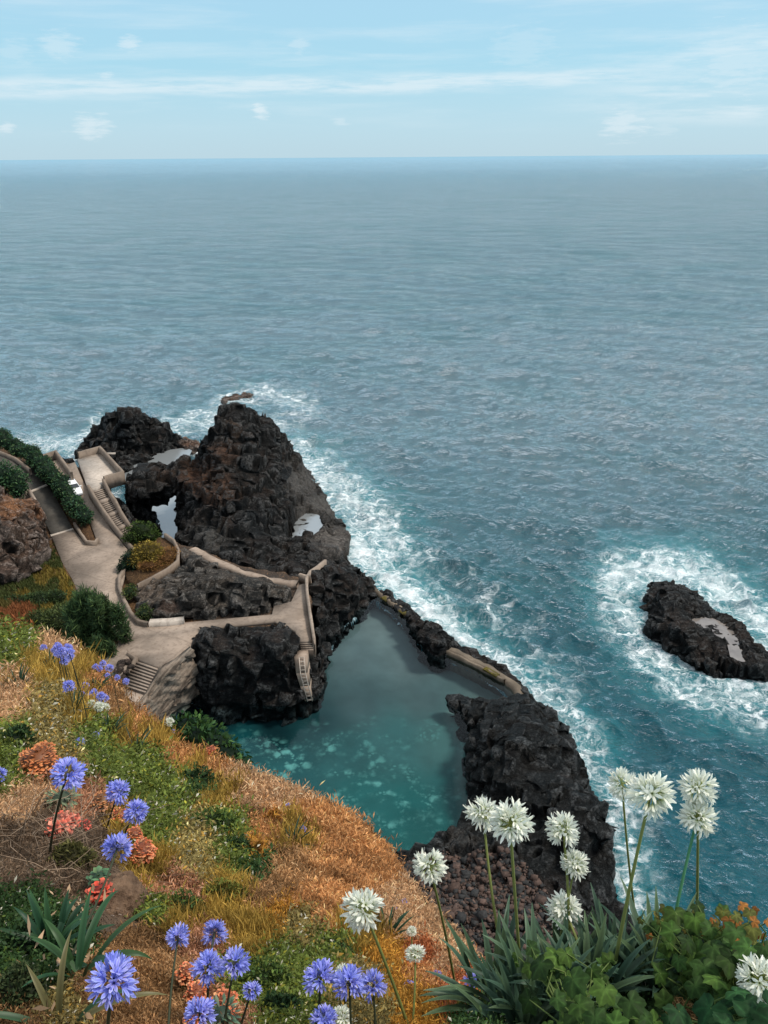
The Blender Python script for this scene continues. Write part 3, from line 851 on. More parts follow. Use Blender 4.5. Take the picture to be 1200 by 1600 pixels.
for nm, a, b in (('expansion_strip', (79, 836.5, 6.07), (114, 826, 6.07)), ('drain_strip', (46, 768, 8.62), (73, 757, 8.62))):
    w = W([a, b]); mb = MB(); ribbon(mb, resample(w, 1, False), .35, .02, .3); V, F, _ = mb.get()
    simple('kerb', V, F, M['concrete_light'], 'pale concrete strip across the ' + ('foot of the dark road' if nm[0] == 'e' else 'upper bend of the dark road'), 'kerb', kind='structure')
w = W([(300, 856, 6.75), (318, 868, 6.7), (345, 880, 6.6), (380, 894, 6.5), (420, 906, 6.35), (466, 911, 6.15)])
mb = MB(); ribbon(mb, resample(w, .5, False), .95, 0.03, .7); V, F, _ = mb.get()
V = V + np.stack([vnoise(V * .9, 3), vnoise(V * .9, 4), .15 * vnoise(V * 1.5, 5)], 1) * .45
simple('path', V, F, M['concrete_path'], 'narrow worn footpath under the tall rock', None, None, 'structure')

# terrace
t = thing('terrace', 'square concrete viewing terrace with low parapet above the arch channel', 'terrace', W([(155, 735, 8)])[0])
tp = [(121, 717, 9), (157, 707, 9), (192, 746, 9), (163, 754, 9), (152, 762, 9), (138, 764, 9)]
slab('floor_slab', tp, 1.0, M['concrete_light'], parent=t)
wall('parapet', None, [(123, 716, 9.03), (157, 706.5, 9.03), (193, 746, 9.03), (163.5, 754.5, 9.03)], .38, .95, 1.0, 'wall', parent=t)
w = W([(160, 713, 9.2)])[0]; mb = MB(); mb.box(w + np.array([1.2, 0, .4]), (1.6, .4, .25)); V, F, _ = mb.get(); part('drain_spout', V, F, M['concrete_light'], t)
# stairs to the terrace
t = thing('staircase', 'long four flight concrete staircase between thick walls going up to the square terrace', 'staircase', W([(205, 832, 5)])[0])
TL, TR = W([(141, 764, 9), (160, 758, 9)]); BL, BR = W([(200, 846, 5.2), (213, 838, 5.2)])
fl = 4
for k in range(fl):
    a0, a1 = k / fl + .045, (k + 1) / fl - .03
    f_ = lambda u, A, B: A + (B - A) * u
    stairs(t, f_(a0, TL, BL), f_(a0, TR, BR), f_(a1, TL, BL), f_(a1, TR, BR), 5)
    u0, u1 = (k + 1) / fl - .03, (k + 1) / fl + .045
    a, b, c, d = f_(u0, TL, BL), f_(u0, TR, BR), f_(u1, TR, BR), f_(u1, TL, BL)
    z = f_(u0, TL, BL)[2] - .02
    if k < 3:
        V = np.array([(*q[:2], z - .6) for q in (a, b, c, d)] + [(*q[:2], z) for q in (a, b, c, d)])
        F = np.array(BOXQ); 
        if np.cross(V[1] - V[0], V[2] - V[1])[2] < 0: F = F[:, ::-1]
        part('landing', V, F, M['step'], t)
wall('side_wall', None, [(139, 764, 9), (149, 782, 8.3), (163, 803, 7.5), (180, 827, 6.6), (197, 849, 6.0), (211, 866, 5.9)], .34, .6, 1.8, 'wall', parent=t)
wall('side_wall', None, [(162, 755, 9), (172, 775, 8.2), (181, 788, 7.7), (190, 806, 6.9), (200, 822, 6.0), (213, 838, 5.3)], .34, .7, 2.2, 'wall', parent=t)
# small landing with steps beside the parked cars
t = thing('staircase', 'short flight of steps with a walled landing behind the hedge, above the white cars', 'staircase', W([(92, 735, 8.8)])[0])
slab('landing', [(70, 724, 10), (91, 718, 10), (108, 741, 10), (90, 747, 10)], 1.6, M['concrete_path'], parent=t)
wall('side_wall', None, [(66, 719, 10.03), (88, 712, 10.03), (113, 746, 10.03)], .35, .8, 1.6, parent=t)
tl, tr, bl, br = W([(91, 748, 10), (109, 742, 10), (101, 762, 8.6), (117, 757, 8.6)])
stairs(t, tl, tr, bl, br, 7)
# garden walls
wall('planter_wall', 'narrow planter kerb wall at the foot of the hedge', [(117, 822, 6.1), (127, 838, 6), (136, 851, 6), (150, 852, 6), (153, 846, 6)], .3, .55, .5)
slab('planting_bed', [(119, 818, 6.2), (137, 849, 6.2), (151, 849, 6.2), (140, 820, 6.4), (110, 770, 8.2), (96, 755, 8.8), (92, 765, 8.4)], .6, M['soil'], 'dry orange soil in the narrow planter')
wall('garden_wall', 'low kerb wall curving along the promenade below the shrubs', [(196, 893, 6), (187, 905, 6), (187, 922, 6), (195, 943, 6), (205, 962, 6), (218, 976, 6), (232, 979, 6)], .35, .5, .6)
wall('garden_wall', 'short low wall with plank top by the path bend', [(234, 976, 6.02), (262, 975, 6.02), (288, 972, 6.02)], .8, .45, .6, 'concrete_light')
wall('garden_wall', 'curved low wall around the golden planter bed', [(258, 838, 6.9), (272, 848, 6.9), (279, 863, 6.9), (278, 880, 6.8), (262, 893, 6.7), (240, 905, 6.6), (215, 918, 6.3)], .3, .4, .8)
slab('planting_bed', [(207, 850, 6.3), (225, 838, 6.5), (258, 840, 6.75), (271, 850, 6.75), (277, 865, 6.75), (275, 880, 6.7), (260, 892, 6.6), (238, 904, 6.5), (214, 914, 6.25), (198, 905, 6.2), (196, 893, 6.2), (214, 878, 6.2)], 1.2, M['soil'], 'orange soil bed holding the golden shrubs')
wall('path_wall', 'slender parapet wall along the cliff side of the path', [(509, 882, 5.3), (497, 892, 5.6), (485, 900, 6), (479, 911, 6), (480, 930, 6), (484, 960, 6), (488, 985, 5.9), (491, 1006, 5.7), (491, 1016, 5.0)], .3, .7, .8, 'concrete')
wall('path_wall', 'stub of low wall where the two paths meet', [(468, 902, 6.2), (477, 905, 6.2), (486, 905, 6.2)], .35, .5, .6, 'concrete')
t = thing('staircase', 'four little steps at the end of the walled path above the pool ladder', 'staircase', W([(480, 1012, 5)])[0])
tl, tr, bl, br = W([(468, 1003, 5.9), (488, 1002, 5.9), (471, 1018, 5.0), (490, 1018, 5.0)])
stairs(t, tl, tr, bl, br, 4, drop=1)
# ladder down to the pool
def ladder():
    t = thing('ladder', 'pale concrete chute with a rung ladder running down the black boulder into the pool', 'ladder', W([(482, 1085, 1)])[0])
    pts = W([(471, 1020, 5.15), (473, 1045, 4.1), (478, 1065, 2.6), (484, 1088, .9)]) + np.array([0, -.85, .1])
    side = np.array([.62, .08, 0])
    mb = MB()
    for i in range(3):
        A, B = pts[i], pts[i + 1]
        k = 1 - .12 * i; k2 = 1 - .12 * (i + 1)
        back = np.array([0, 2.2, -.2])
        V = [A - side * k, A + side * k, B + side * k2, B - side * k2]
        V = V + [v + back for v in V]
        mb.add(V, Q=[(0, 1, 2, 3)[::-1], (4, 5, 6, 7), (0, 1, 5, 4), (1, 2, 6, 5), (2, 3, 7, 6), (3, 0, 4, 7)])
    V, F, _ = mb.get(); part('chute', V, F, M['concrete_path'], t)
    off = np.array([.12, -.18, .08]); sd_ = np.array([.24, .03, 0])
    for s_ in (-1, 1):
        mb = MB(); mb.tube(pts + off + sd_ * s_, .045, 6); V, F, _ = mb.get(); part('rail', V, F, M['concrete_light'], t)
    for k in range(12):
        u = k / 11 * 2.9; i = min(int(u), 2); q = pts[i] + (pts[i + 1] - pts[i]) * (u - i) + off
        mb = MB(); mb.tube([q - sd_ * 1.1, q + sd_ * 1.1], .04, 6); V, F, _ = mb.get(); part('rung', V, F, M['concrete_light'], t)
ladder()
# stairs going down to the left of the revetment
t = thing('staircase', 'wide concrete steps descending from the promenade beside the stone slope', 'staircase', W([(210, 1080, 4)])[0])
tl, tr, bl, br = W([(212, 1030, 6), (252, 1044, 6), (192, 1073, 4.3), (229, 1085, 4.3)])
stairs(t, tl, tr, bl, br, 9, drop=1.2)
slab('landing', [(192, 1073.5, 4.2), (229, 1085.5, 4.2), (214, 1103, 4.2), (172, 1096, 4.2)], 1.2, M['step'], parent=t)
tl, tr, bl, br = W([(183, 1098, 4.2), (214, 1104, 4.2), (172, 1120, 3.3), (205, 1126, 3.3)])
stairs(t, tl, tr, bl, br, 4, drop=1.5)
wall('side_wall', None, [(200, 1022, 6), (213, 1031, 6), (200, 1050, 5.2)], .25, .25, 1.0, parent=t)

# stone revetment under the promenade edge
def revetment():
    top = resample(W([(300, 1014, 6.15), (276, 1034, 6.15), (253, 1046, 6.1), (242, 1066, 5.3), (231, 1087, 4.5), (216, 1106, 4.3), (205, 1128, 3.4)]), .25, False)
    botp = W([(318, 1085, .7), (306, 1092, .6), (292, 1106, .5), (276, 1118, .4), (262, 1128, .4), (240, 1150, .4), (225, 1165, .4)])
    u = np.linspace(0, 1, len(top)); ub = np.linspace(0, 1, len(botp))
    bot = np.stack([np.interp(u, ub, botp[:, k]) for k in range(3)], 1)
    nv = 40
    rows = []
    for j in range(nv + 1):
        v = j / nv
        rows.append(top + (bot - top) * v + np.array([.2, -.35, .0]) * math.sin(v * math.pi) * 1.2)
    g = np.array(rows)
    V = g.reshape(-1, 3); n = len(top)
    # rim behind the edge
    V = np.concatenate([V, top + np.array([-.35, .5, -.02]), top + np.array([-.35, .5, -3])])
    Q = [(j * n + i, (j + 1) * n + i, (j + 1) * n + i + 1, j * n + i + 1) for j in range(nv) for i in range(n - 1)]
    r0 = (nv + 1) * n
    Q += [(r0 + i, i, i + 1, r0 + i + 1) for i in range(n - 1)] + [(r0 + n + i, r0 + i, r0 + i + 1, r0 + n + i + 1) for i in range(n - 1)]
    Q = np.array(Q)
    no = normals_of(V, Q)
    s = V[:, 0] * .6 + V[:, 2] * 1.1 + fbm(V * .3, 3, 5) * 1.1
    fr = s * 1.1 - np.floor(s * 1.1)
    f1_, ed_, ci_, fc_ = voro(np.c_[V[:, 0] * .5 + V[:, 2] * .8, V[:, 1] * .4, V[:, 2] * .35 - V[:, 0] * .3], 3)
    d = .16 * (fr - .5) + .5 * fc_ - .18 * sstep(.08, 0, ed_) + .12 * fbm(V * .6, 4, 8) + .1 * fbm(V * 2, 3, 2)
    d[:n] *= .1; d[r0:] = 0
    V = V + no * d[:, None]
    simple('retaining_wall', V, Q, M['stone'], 'sloping wall of tilted tan stone slabs between the steps and the pool', 'wall')
revetment()

# pool walls
wall('pool_wall', 'upper lichen spotted wall closing the pool next to the headland', [(583, 922, 1.0), (610, 942, 1.0), (634, 960, 1.0), (650, 977, 1.0)], .55, .3, 2.2, 'sea_wall', rough=.3)
t = thing('pool_wall', 'lower concrete sea wall between the pool and the white surf', 'wall', W([(760, 1050, 0)])[0])
pp = [(702, 1018, 1.0), (722, 1027, 1.0), (745, 1038, 1.0), (768, 1050, 1.0), (790, 1063, 1.0), (806, 1076, 1.0), (812, 1088, 1.0)]
wall('wall_core', None, pp, .8, .32, 2.4, 'sea_wall', parent=t, rough=.3)
wall('coping', None, [(x - 3, y + 4, z) for x, y, z in pp[:5]], .3, .40, .3, 'sea_wall', parent=t, rough=.25)
M['lichen'] = rock_material('lichen', (.12, .10, .03), (.36, .29, .06), (.36, .27, .05), .8, 3)
wall('lichen_crust', None, [(757, 1044, 1.36), (768, 1050, 1.36), (778, 1056, 1.36)], .6, .06, .1, 'lichen', parent=t)
for (a, b) in (((598, 932.5), (606, 938)), ((626, 953), (634, 959))):
    w = W([(a[0], a[1], 1.32), (b[0], b[1], 1.32)]); mb = MB(); ribbon(mb, w, .7, .03, .06); V, F, _ = mb.get()
    part('lichen_crust', V, F, M['lichen'], bpy.data.objects['pool_wall'])

# rubble beside the steps
pts = [(190, 1040, .5), (200, 1036, .45), (186, 1052, .6), (192, 1062, .45), (180, 1062, .5), (174, 1072, .6), (168, 1080, .5), (183, 1078, .4), (162, 1086, .55), (205, 1043, .35), (196, 1052, .3)]
proto = None
for i, (x, y, s_) in enumerate(pts):
    c = P(x, y, 6.0 - max(0, (y - 1035)) * .012)
    if proto is None:
        v, tt, q = blob_mesh((0, 0, 0), (1, .8, .65))
        v = v * (1 + .35 * fbm(v * 1.7, 3, 4))[:, None]
        proto = simple('loose_stone', v, [np.array(tt), np.array(q)], M['cliff'], None, 'stone', 'loose stones beside the steps', base=np.zeros(3))
        o = proto
    else:
        o = proto.copy(); COL.objects.link(o)
    o.location = c + np.array([0, 0, s_ * .3]); o.scale = (s_, s_, s_); o.rotation_euler = (rng.uniform(-.5, .5), rng.uniform(-.5, .5), rng.uniform(0, 6))
    o['label'] = 'rough brown stone in the loose pile left of the descending concrete steps'

# ------------------------------------------------------------------ still water
def sheet_water(name, px, z, mat, label):
    w = W([(x, y, z) for x, y in px])
    tri = tessellate_polygon([[Vector((p[0], p[1], 0)) for p in w]])
    T = []
    for t_ in tri:
        t_ = list(t_)
        A, B, C_ = (w[i] for i in t_)
        if np.cross(B[:2] - A[:2], C_[:2] - A[:2]) < 0: t_ = t_[::-1]
        T.append(t_)
    return simple(name, w, np.array(T), mat, label, None, None, 'structure')

t = NT('tide_pool_water'); p = t.pos()
nb = t.bump(t.noise(p, 1.3, 5, .65), .7, .08)
gl = t.node('ShaderNodeBsdfGlossy', i_Roughness=.08); gl.inputs['Color'].default_value = (.85, .85, .85, 1); t.l.new(nb, gl.inputs['Normal'])
df = t.node('ShaderNodeBsdfDiffuse'); df.inputs['Color'].default_value = (.23, .245, .25, 1)
mx = t.node('ShaderNodeMixShader', i_0=.34); t.l.new(df.outputs[0], mx.inputs[1]); t.l.new(gl.outputs[0], mx.inputs[2])
M['tide'] = t.out(mx.outputs[0])
def grow(px, k):
    a = np.array(px, float); c = a.mean(0); return [tuple(c + (q - c) * k) for q in a]
sheet_water('tide_pool', grow(shelf_pool, 1.12), 2.42, M['tide'], 'silvery tide pool on the shelf of the tall rock')
t = NT('silty_pool_water'); p = t.pos()
gl = t.node('ShaderNodeBsdfGlossy', i_Roughness=.1); t.l.new(t.bump(t.noise(p, 2, 4), .3, .05), gl.inputs['Normal'])
df = t.node('ShaderNodeBsdfDiffuse'); t.l.new(t.ramp(t.noise(p, .7, 4), [(.3, (.13, .11, .10)), (.7, (.22, .195, .175))]), df.inputs[0])
mx = t.node('ShaderNodeMixShader', i_0=.16); t.l.new(df.outputs[0], mx.inputs[1]); t.l.new(gl.outputs[0], mx.inputs[2])
M['silty'] = t.out(mx.outputs[0])
sheet_water('tide_pool', grow(sea_pool, 1.1), 1.42, M['silty'], 'brownish grey tide pool on the rock island')
sheet_water('tide_pool', [(190, 745), (205, 722), (225, 712), (255, 704), (292, 699), (300, 704), (296, 712), (270, 722), (250, 735), (225, 770), (208, 772)], .75, M['tide'], 'calm grey lagoon between the dark pointed rock and the tall rock')
sheet_water('tide_pool', [(235, 795), (250, 775), (285, 775), (290, 810), (272, 845), (240, 850), (236, 830), (250, 815)], .55, M['tide'], 'pale channel water seen through the arch')

# pool water over a pool bed one can see through it
t = NT('pool_water'); p = t.pos()
nb = t.bump(t.noise(t.scale(p, (1, 1, 1)), 1.1, 4, .6), .16, .06)
fr = t.node('ShaderNodeFresnel', i_IOR=1.33); t.l.new(nb, fr.inputs['Normal'])
tr = t.node('ShaderNodeBsdfTransparent'); tr.inputs[0].default_value = (.78, .92, .97, 1)
gl = t.node('ShaderNodeBsdfGlossy', i_Roughness=.06); t.l.new(nb, gl.inputs['Normal'])
mx = t.node('ShaderNodeMixShader'); t.l.new(t.math('MULTIPLY', fr.outputs[0], .85, True), mx.inputs[0]); t.l.new(tr.outputs[0], mx.inputs[1]); t.l.new(gl.outputs[0], mx.inputs[2])
M['pool'] = t.out(mx.outputs[0])
sheet_water('pool_water', pool_px, POOLZ, M['pool'], 'calm teal water of the natural swimming pool')
x0, y0 = POOL[:, :2].min(0) - 2; x1, y1 = POOL[:, :2].max(0) + 2
g = .4; nx = int((x1 - x0) / g); ny = int((y1 - y0) / g)
gx, gy = np.meshgrid(x0 + np.arange(nx) * g, y0 + np.arange(ny) * g, indexing='ij')
G = np.stack([gx.ravel(), gy.ravel(), np.full(gx.size, POOLZ)], 1)
bpx, bpy_, _ = project(G)
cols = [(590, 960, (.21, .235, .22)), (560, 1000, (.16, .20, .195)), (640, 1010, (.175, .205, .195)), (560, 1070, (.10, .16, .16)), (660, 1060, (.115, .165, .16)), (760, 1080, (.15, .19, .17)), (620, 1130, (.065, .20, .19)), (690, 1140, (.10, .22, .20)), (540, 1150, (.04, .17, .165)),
        (640, 1230, (.012, .18, .165)), (560, 1220, (.02, .19, .175)), (450, 1170, (.02, .15, .15)), (430, 1125, (.004, .03, .035)), (330, 1110, (.004, .03, .035)), (500, 1100, (.012, .07, .075)), (370, 1150, (.006, .12, .125)), (420, 1190, (.012, .17, .165)), (620, 1310, (.012, .17, .15)), (700, 1280, (.012, .16, .145)), (710, 1200, (.02, .16, .15))]  # near-black stops paint the boulder's shadow and reflection into the bed
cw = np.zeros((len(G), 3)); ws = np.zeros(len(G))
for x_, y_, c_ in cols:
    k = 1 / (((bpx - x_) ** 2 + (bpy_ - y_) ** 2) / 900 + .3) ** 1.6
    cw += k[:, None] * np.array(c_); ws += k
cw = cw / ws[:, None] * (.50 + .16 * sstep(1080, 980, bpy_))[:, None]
rr = W([(708, 1094, 1), (714, 1114, 1), (729, 1143, 1), (724, 1193, 1), (737, 1246, 1), (722, 1283, 1)])
led = sstep(1.1, .3, dist_poly(G[:, :2], rr, False) + .5 * fbm(G * .8, 2, 3)) * .5
cw = cw + led[:, None] * (np.array([.17, .22, .19]) - cw)
peb = sstep(-.35, .15, fbm(G * .14, 3, 31)) * sstep(1075, 1150, bpy_) * sstep(330, 450, bpx)
bz = -1.0 + .4 * fbm(G * .15, 3, 7)
idx = np.arange(nx * ny).reshape(nx, ny)
Q = np.stack([idx[:-1, :-1], idx[1:, :-1], idx[1:, 1:], idx[:-1, 1:]], -1).reshape(-1, 4)
keep = inside(G[Q].mean(1)[:, :2], POOL + 0) | (dist_poly(G[Q].mean(1)[:, :2], POOL) < 1.5)
t = NT('pool_bed'); p = t.pos(); c = t.attr('Col'); pb = t.attr('peb', 'Fac')
wv = t.node('ShaderNodeVectorMath', operation='ADD'); t.l.new(p, wv.inputs[0]); t.l.new(t.scale(t.noise(p, 1.2, 3, .6, 0, 'Color'), (.8, .8, .8)), wv.inputs[1])
v1 = t.voro(wv.outputs[0], .85, 'F1'); v2 = t.voro(wv.outputs[0], 2.2, 'F1')
st = t.math('MAXIMUM', t.step(v1, .5, .2), t.math('MULTIPLY', t.step(v2, .5, .15), .7))
st = t.math('MULTIPLY', st, t.step(t.noise(p, .5, 4, .6), .42, .62))
c2 = t.mix(t.math('MULTIPLY', t.math('MULTIPLY', st, pb), .8), c, (.15, .36, .31))
c2 = t.mix(.5, c2, t.ramp(t.noise(p, .35, 5, .65), [(.3, (.62, .62, .62)), (.7, (1.3, 1.3, 1.3))]), 'MULTIPLY')
M['bed'] = t.out(t.bsdf(c2, .9, None, .1))
V = np.c_[G[:, :2], bz]
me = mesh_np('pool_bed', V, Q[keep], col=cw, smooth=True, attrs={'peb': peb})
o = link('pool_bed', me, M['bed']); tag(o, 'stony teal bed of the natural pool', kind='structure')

# beach of loose stones below the right-hand rock
def beach():
    mb = MB()
    base, tt, q = blob_mesh((0, 0, 0), (1, 1, 1))
    ico = [(-1, -1, -1), (1, -1, -1), (1, 1, -1), (-1, 1, -1), (-1, -1, 1), (1, -1, 1), (1, 1, 1), (-1, 1, 1)]
    ico = np.array(ico) * .62
    poly = W([(x, y, 2.2) for x, y in ((622, 1350), (660, 1330), (700, 1322), (740, 1335), (790, 1345), (820, 1365), (850, 1400), (880, 1440), (960, 1470), (930, 1540), (760, 1560), (690, 1480), (640, 1430))])
    dg = bpy.context.evaluated_depsgraph_get(); dg.update()
    ob = bpy.data.objects['rock_mass']
    n = 0; k = 0
    mn, mx_ = poly[:, :2].min(0), poly[:, :2].max(0)
    while n < 6500 and k < 40000:
        k += 1
        xy = rng.uniform(mn, mx_)
        if not inside(xy[None], poly)[0]: continue
        ok, loc, nrm, fi = ob.ray_cast(Vector((xy[0], xy[1], 20)) - ob.location, Vector((0, 0, -1)))
        if not ok: continue
        s_ = min(.6, .07 + rng.exponential(.075))
        v = ico * (1 + rng.uniform(-.35, .35, (8, 3))) * s_ * np.array([1, rng.uniform(.6, 1), rng.uniform(.5, .8)])
        a, b_, c_ = rng.uniform(0, 6.28, 3)
        v = v @ np.array(Matrix.Rotation(a, 3, 'Z') @ Matrix.Rotation((b_ - 3) * .25, 3, 'X'))
        w = np.array(loc + ob.location) + np.array([0, 0, s_ * .25])
        u = rng.uniform(0, 1)
        cc = np.array([.085, .055, .044]) * (.3 + u) if u > .4 else np.array([.03, .03, .03])
        mb.add(v + w, Q=BOXQ, col=cc); n += 1
    V, F, C = mb.get()
    tt_ = NT('beach_stone'); cc = tt_.attr('Col'); nn = tt_.noise(tt_.pos(), 5, 4)
    M['bstone'] = tt_.out(tt_.bsdf(tt_.mix(.6, cc, tt_.ramp(nn, [(.3, (.4, .4, .4)), (.7, (1.5, 1.5, 1.5))]), 'MULTIPLY'), .85, tt_.bump(nn, .6, .1)))
    simple('beach_stones', V, F, M['bstone'], 'shore of tumbled reddish brown and black stones at the pool corner', None, None, 'stuff', col=C)
beach()

# ------------------------------------------------------------------ sea
def sea():
    offs = np.concatenate([[.6, 1.4, 2.4, 3.6, 5, 7, 9], np.arange(11.3, 1500, 2.3)])
    az = np.arange(-420, 1621, 2.6)
    py = 245 + offs
    # un-rolled camera rays
    dx = (az - 600) / FPX
    dv = (py - 800) / FPX
    dy = math.cos(PITCH) - dv * math.sin(PITCH); dz = -math.sin(PITCH) - dv * math.cos(PITCH)
    t_ = -CAM[2] / dz
    Y = (dy * t_); ok = Y > 18
    Y = Y[ok]; t_ = t_[ok]
    X = dx[None, :] * t_[:, None]
    V = np.stack([X, np.broadcast_to(Y[:, None], X.shape), np.zeros_like(X)], -1)
    nr, nc = X.shape
    cell = np.abs(np.gradient(Y))[:, None] * np.ones(nc)
    cell = np.maximum(cell * .9, np.abs(np.gradient(X, axis=1)))
    V = V.reshape(-1, 3); cell = cell.ravel()
    r2 = np.random.default_rng(3)
    z = np.zeros(len(V)); hx = np.zeros(len(V)); hy = np.zeros(len(V))
    main = math.atan2(-1, -.42)
    gust = .75 + .5 * vnoise(np.c_[V[:, :2] / 45, np.zeros(len(V))], 2) 
    wx = V[:, 0] + 1.5 * vnoise(np.c_[V[:, :2] / 14, np.zeros(len(V))], 8); wy = V[:, 1] + 1.5 * vnoise(np.c_[V[:, :2] / 14, np.ones(len(V))], 9)
    for k in range(95):
        lam = .8 * (14 / .8) ** r2.uniform(0, 1) if k > 7 else r2.uniform(16, 34)
        th = main + r2.normal(0, .48 if lam < 8 else .25)
        a = .0125 * lam ** .92 * r2.uniform(.5, 1.2) * (1.75 if lam < 6 else .9 if k > 7 else .5)
        kk = 2 * math.pi / lam
        ph = kk * (wx * math.cos(th) + wy * math.sin(th)) + r2.uniform(0, 6.28)
        fade = sstep(1.7, 3.2, lam / cell) * a * (gust if lam < 12 else 1)
        z += fade * np.sin(ph)
        hx += -fade * .55 * math.cos(th) * np.cos(ph) * -1; hy += -fade * .55 * math.sin(th) * np.cos(ph) * -1
    near = np.full(len(V), 1e9)
    cand = V[:, 1] < 260
    for pl in LAND: 
        near[cand] = np.minimum(near[cand], dist_poly(V[cand, :2], pl))
    px, py_, _ = project(V)
    strokes = [([(300, 655), (345, 634), (400, 614), (470, 628)], 18, .40), ([(430, 665), (480, 640)], 28, .30), ([(470, 725), (540, 775), (590, 820), (620, 870)], 38, .60),
               ([(555, 850), (600, 895), (650, 935), (720, 1000)], 27, .76), ([(720, 1000), (800, 1050), (850, 1090), (900, 1140), (930, 1180)], 30, .58), ([(930, 1180), (960, 1250), (975, 1330), (985, 1430)], 28, .54),
               ([(965, 890), (965, 950), (1000, 1005), (1045, 1050), (1110, 1085), (1210, 1110)], 34, .56), ([(965, 900), (1030, 885), (1100, 900), (1160, 940), (1215, 990)], 30, .74), ([(-30, 695), (60, 692), (112, 695)], 13, .55),
               ([(120, 690), (158, 655)], 12, .45), ([(262, 665), (325, 660)], 18, .45), ([(640, 870), (760, 960), (880, 1060)], 60, .22), ([(950, 1200), (1000, 1300), (1010, 1400)], 60, .2)]
    foam = np.zeros(len(V)); aer = np.zeros(len(V))
    for pts, w, s_ in strokes:
        sel = cand | (py_ < 700)
        d = dist_poly(np.c_[px, py_], np.array(pts), False)
        foam = np.maximum(foam, s_ * np.exp(-(d / w) ** 2))
        aer = np.maximum(aer, min(1, s_ * 1.15) * np.exp(-(d / (w * 2.3)) ** 2))
    foam = np.maximum(foam, .55 * np.exp(-near / 1.3))
    z *= 1 - .45 * np.exp(-(near / 3) ** 2)
    for pl in LAND:
        ii = np.nonzero(cand)[0]; ii = ii[inside(V[ii, :2], pl)]
        deepin = dist_poly(V[ii, :2], pl) > .5
        foam[ii[deepin]] = 0; z[ii[deepin]] = -.5
    z += .5 * foam * fbm(np.c_[V[:, :2] * .8, np.zeros(len(V))], 3, 3) * (cell < .8)
    V[:, 2] = z; V[:, 0] += hx; V[:, 1] += hy
    idx = np.arange(nr * nc).reshape(nr, nc)
    Q = np.stack([idx[:-1, :-1], idx[:-1, 1:], idx[1:, 1:], idx[1:, :-1]], -1).reshape(-1, 4)[:, ::-1]
    c = V[Q].mean(1)[:, :2]
    hole = inside(c, POOL) & (dist_poly(c, POOL) > .4)
    Q = Q[~hole]
    t = NT('sea_water'); p = t.pos()
    sp = t.node('ShaderNodeSeparateXYZ'); t.l.new(p, sp.inputs[0])
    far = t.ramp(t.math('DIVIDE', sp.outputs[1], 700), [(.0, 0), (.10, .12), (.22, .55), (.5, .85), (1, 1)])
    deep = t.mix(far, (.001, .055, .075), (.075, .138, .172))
    patch = t.noise(t.scale(p, (1, 1.6, 0)), .02, 4, .6)
    deep = t.mix(t.math('MULTIPLY', t.step(patch, .4, .7), .4), deep, (.004, .085, .10))
    ae = t.attr('aer', 'Fac'); fo = t.attr('foam', 'Fac')
    an = t.noise(p, .18, 4, .6)
    deep = t.mix(t.math('MULTIPLY', t.step(t.math('ADD', ae, t.math('MULTIPLY', t.math('SUBTRACT', an, .5), .7)), .15, 1.0), .6), deep, (.04, .25, .28))
    rot = t.node('ShaderNodeMapping', i_Rotation=(0, 0, .32)); t.l.new(p, rot.inputs[0]); rp = rot.outputs[0]
    def crest(v, sc, det, sx, sy):
        n_ = t.noise(t.scale(rp, (sx, sy, 1)), sc, det, .58, .35)
        r_ = t.math('SUBTRACT', 1, t.math('ABSOLUTE', t.math('SUBTRACT', t.math('MULTIPLY', n_, 4.0), 2.0)))
        return t.math('POWER', t.math('MAXIMUM', r_, 0.0), 1.35)
    nb1 = crest(rp, 1.05, 4, .6, 1.25); nb2 = crest(rp, .36, 5, .55, 1.4)
    nb3 = crest(rp, .12, 6, .5, 1.5)
    hh = t.math('ADD', t.math('MULTIPLY', nb1, .16), t.math('MULTIPLY', nb2, .42))
    hh = t.math('ADD', hh, t.math('MULTIPLY', t.math('MULTIPLY', nb3, 1.15), t.math('ADD', .25, t.math('MULTIPLY', t.math('MULTIPLY', t.step(sp.outputs[1], 60, 420), t.math('SUBTRACT', 1, t.math('MULTIPLY', t.step(sp.outputs[1], 600, 4000), .75))), 2.2))))
    slick = t.noise(t.scale(rp, (.45, 1.7, 1)), .055, 6, .68, .6); slick2 = t.noise(t.scale(rp, (.5, 1.6, 1)), .011, 5, .62, .4)
    slk = t.math('ADD', .42, t.math('MULTIPLY', t.math('ADD', t.math('MULTIPLY', t.step(slick, .34, .66), .75), t.math('MULTIPLY', t.step(slick2, .3, .7), .35)), t.math('ADD', .35, t.math('MULTIPLY', t.step(sp.outputs[1], 70, 260), .65))))
    slk = t.math('ADD', slk, t.math('MULTIPLY', t.math('SUBTRACT', 1, t.step(sp.outputs[1], 70, 260)), .25))
    nrm = t.bump(hh, 1.0, 1.25)
    fr = t.node('ShaderNodeFresnel', i_IOR=1.34); t.l.new(nrm, fr.inputs['Normal'])
    df = t.node('ShaderNodeBsdfDiffuse'); t.l.new(deep, df.inputs[0])
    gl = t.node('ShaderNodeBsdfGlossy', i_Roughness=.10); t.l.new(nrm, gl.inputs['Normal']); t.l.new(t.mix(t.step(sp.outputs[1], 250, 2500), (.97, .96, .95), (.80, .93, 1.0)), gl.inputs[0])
    mx = t.node('ShaderNodeMixShader'); t.l.new(t.math('MINIMUM', t.math('MULTIPLY', fr.outputs[0], t.math('ADD', 1.25, t.math('MULTIPLY', t.math('MULTIPLY', t.step(sp.outputs[1], 55, 170), slk), 2.6))), .88), mx.inputs[0]); t.l.new(df.outputs[0], mx.inputs[1]); t.l.new(gl.outputs[0], mx.inputs[2])
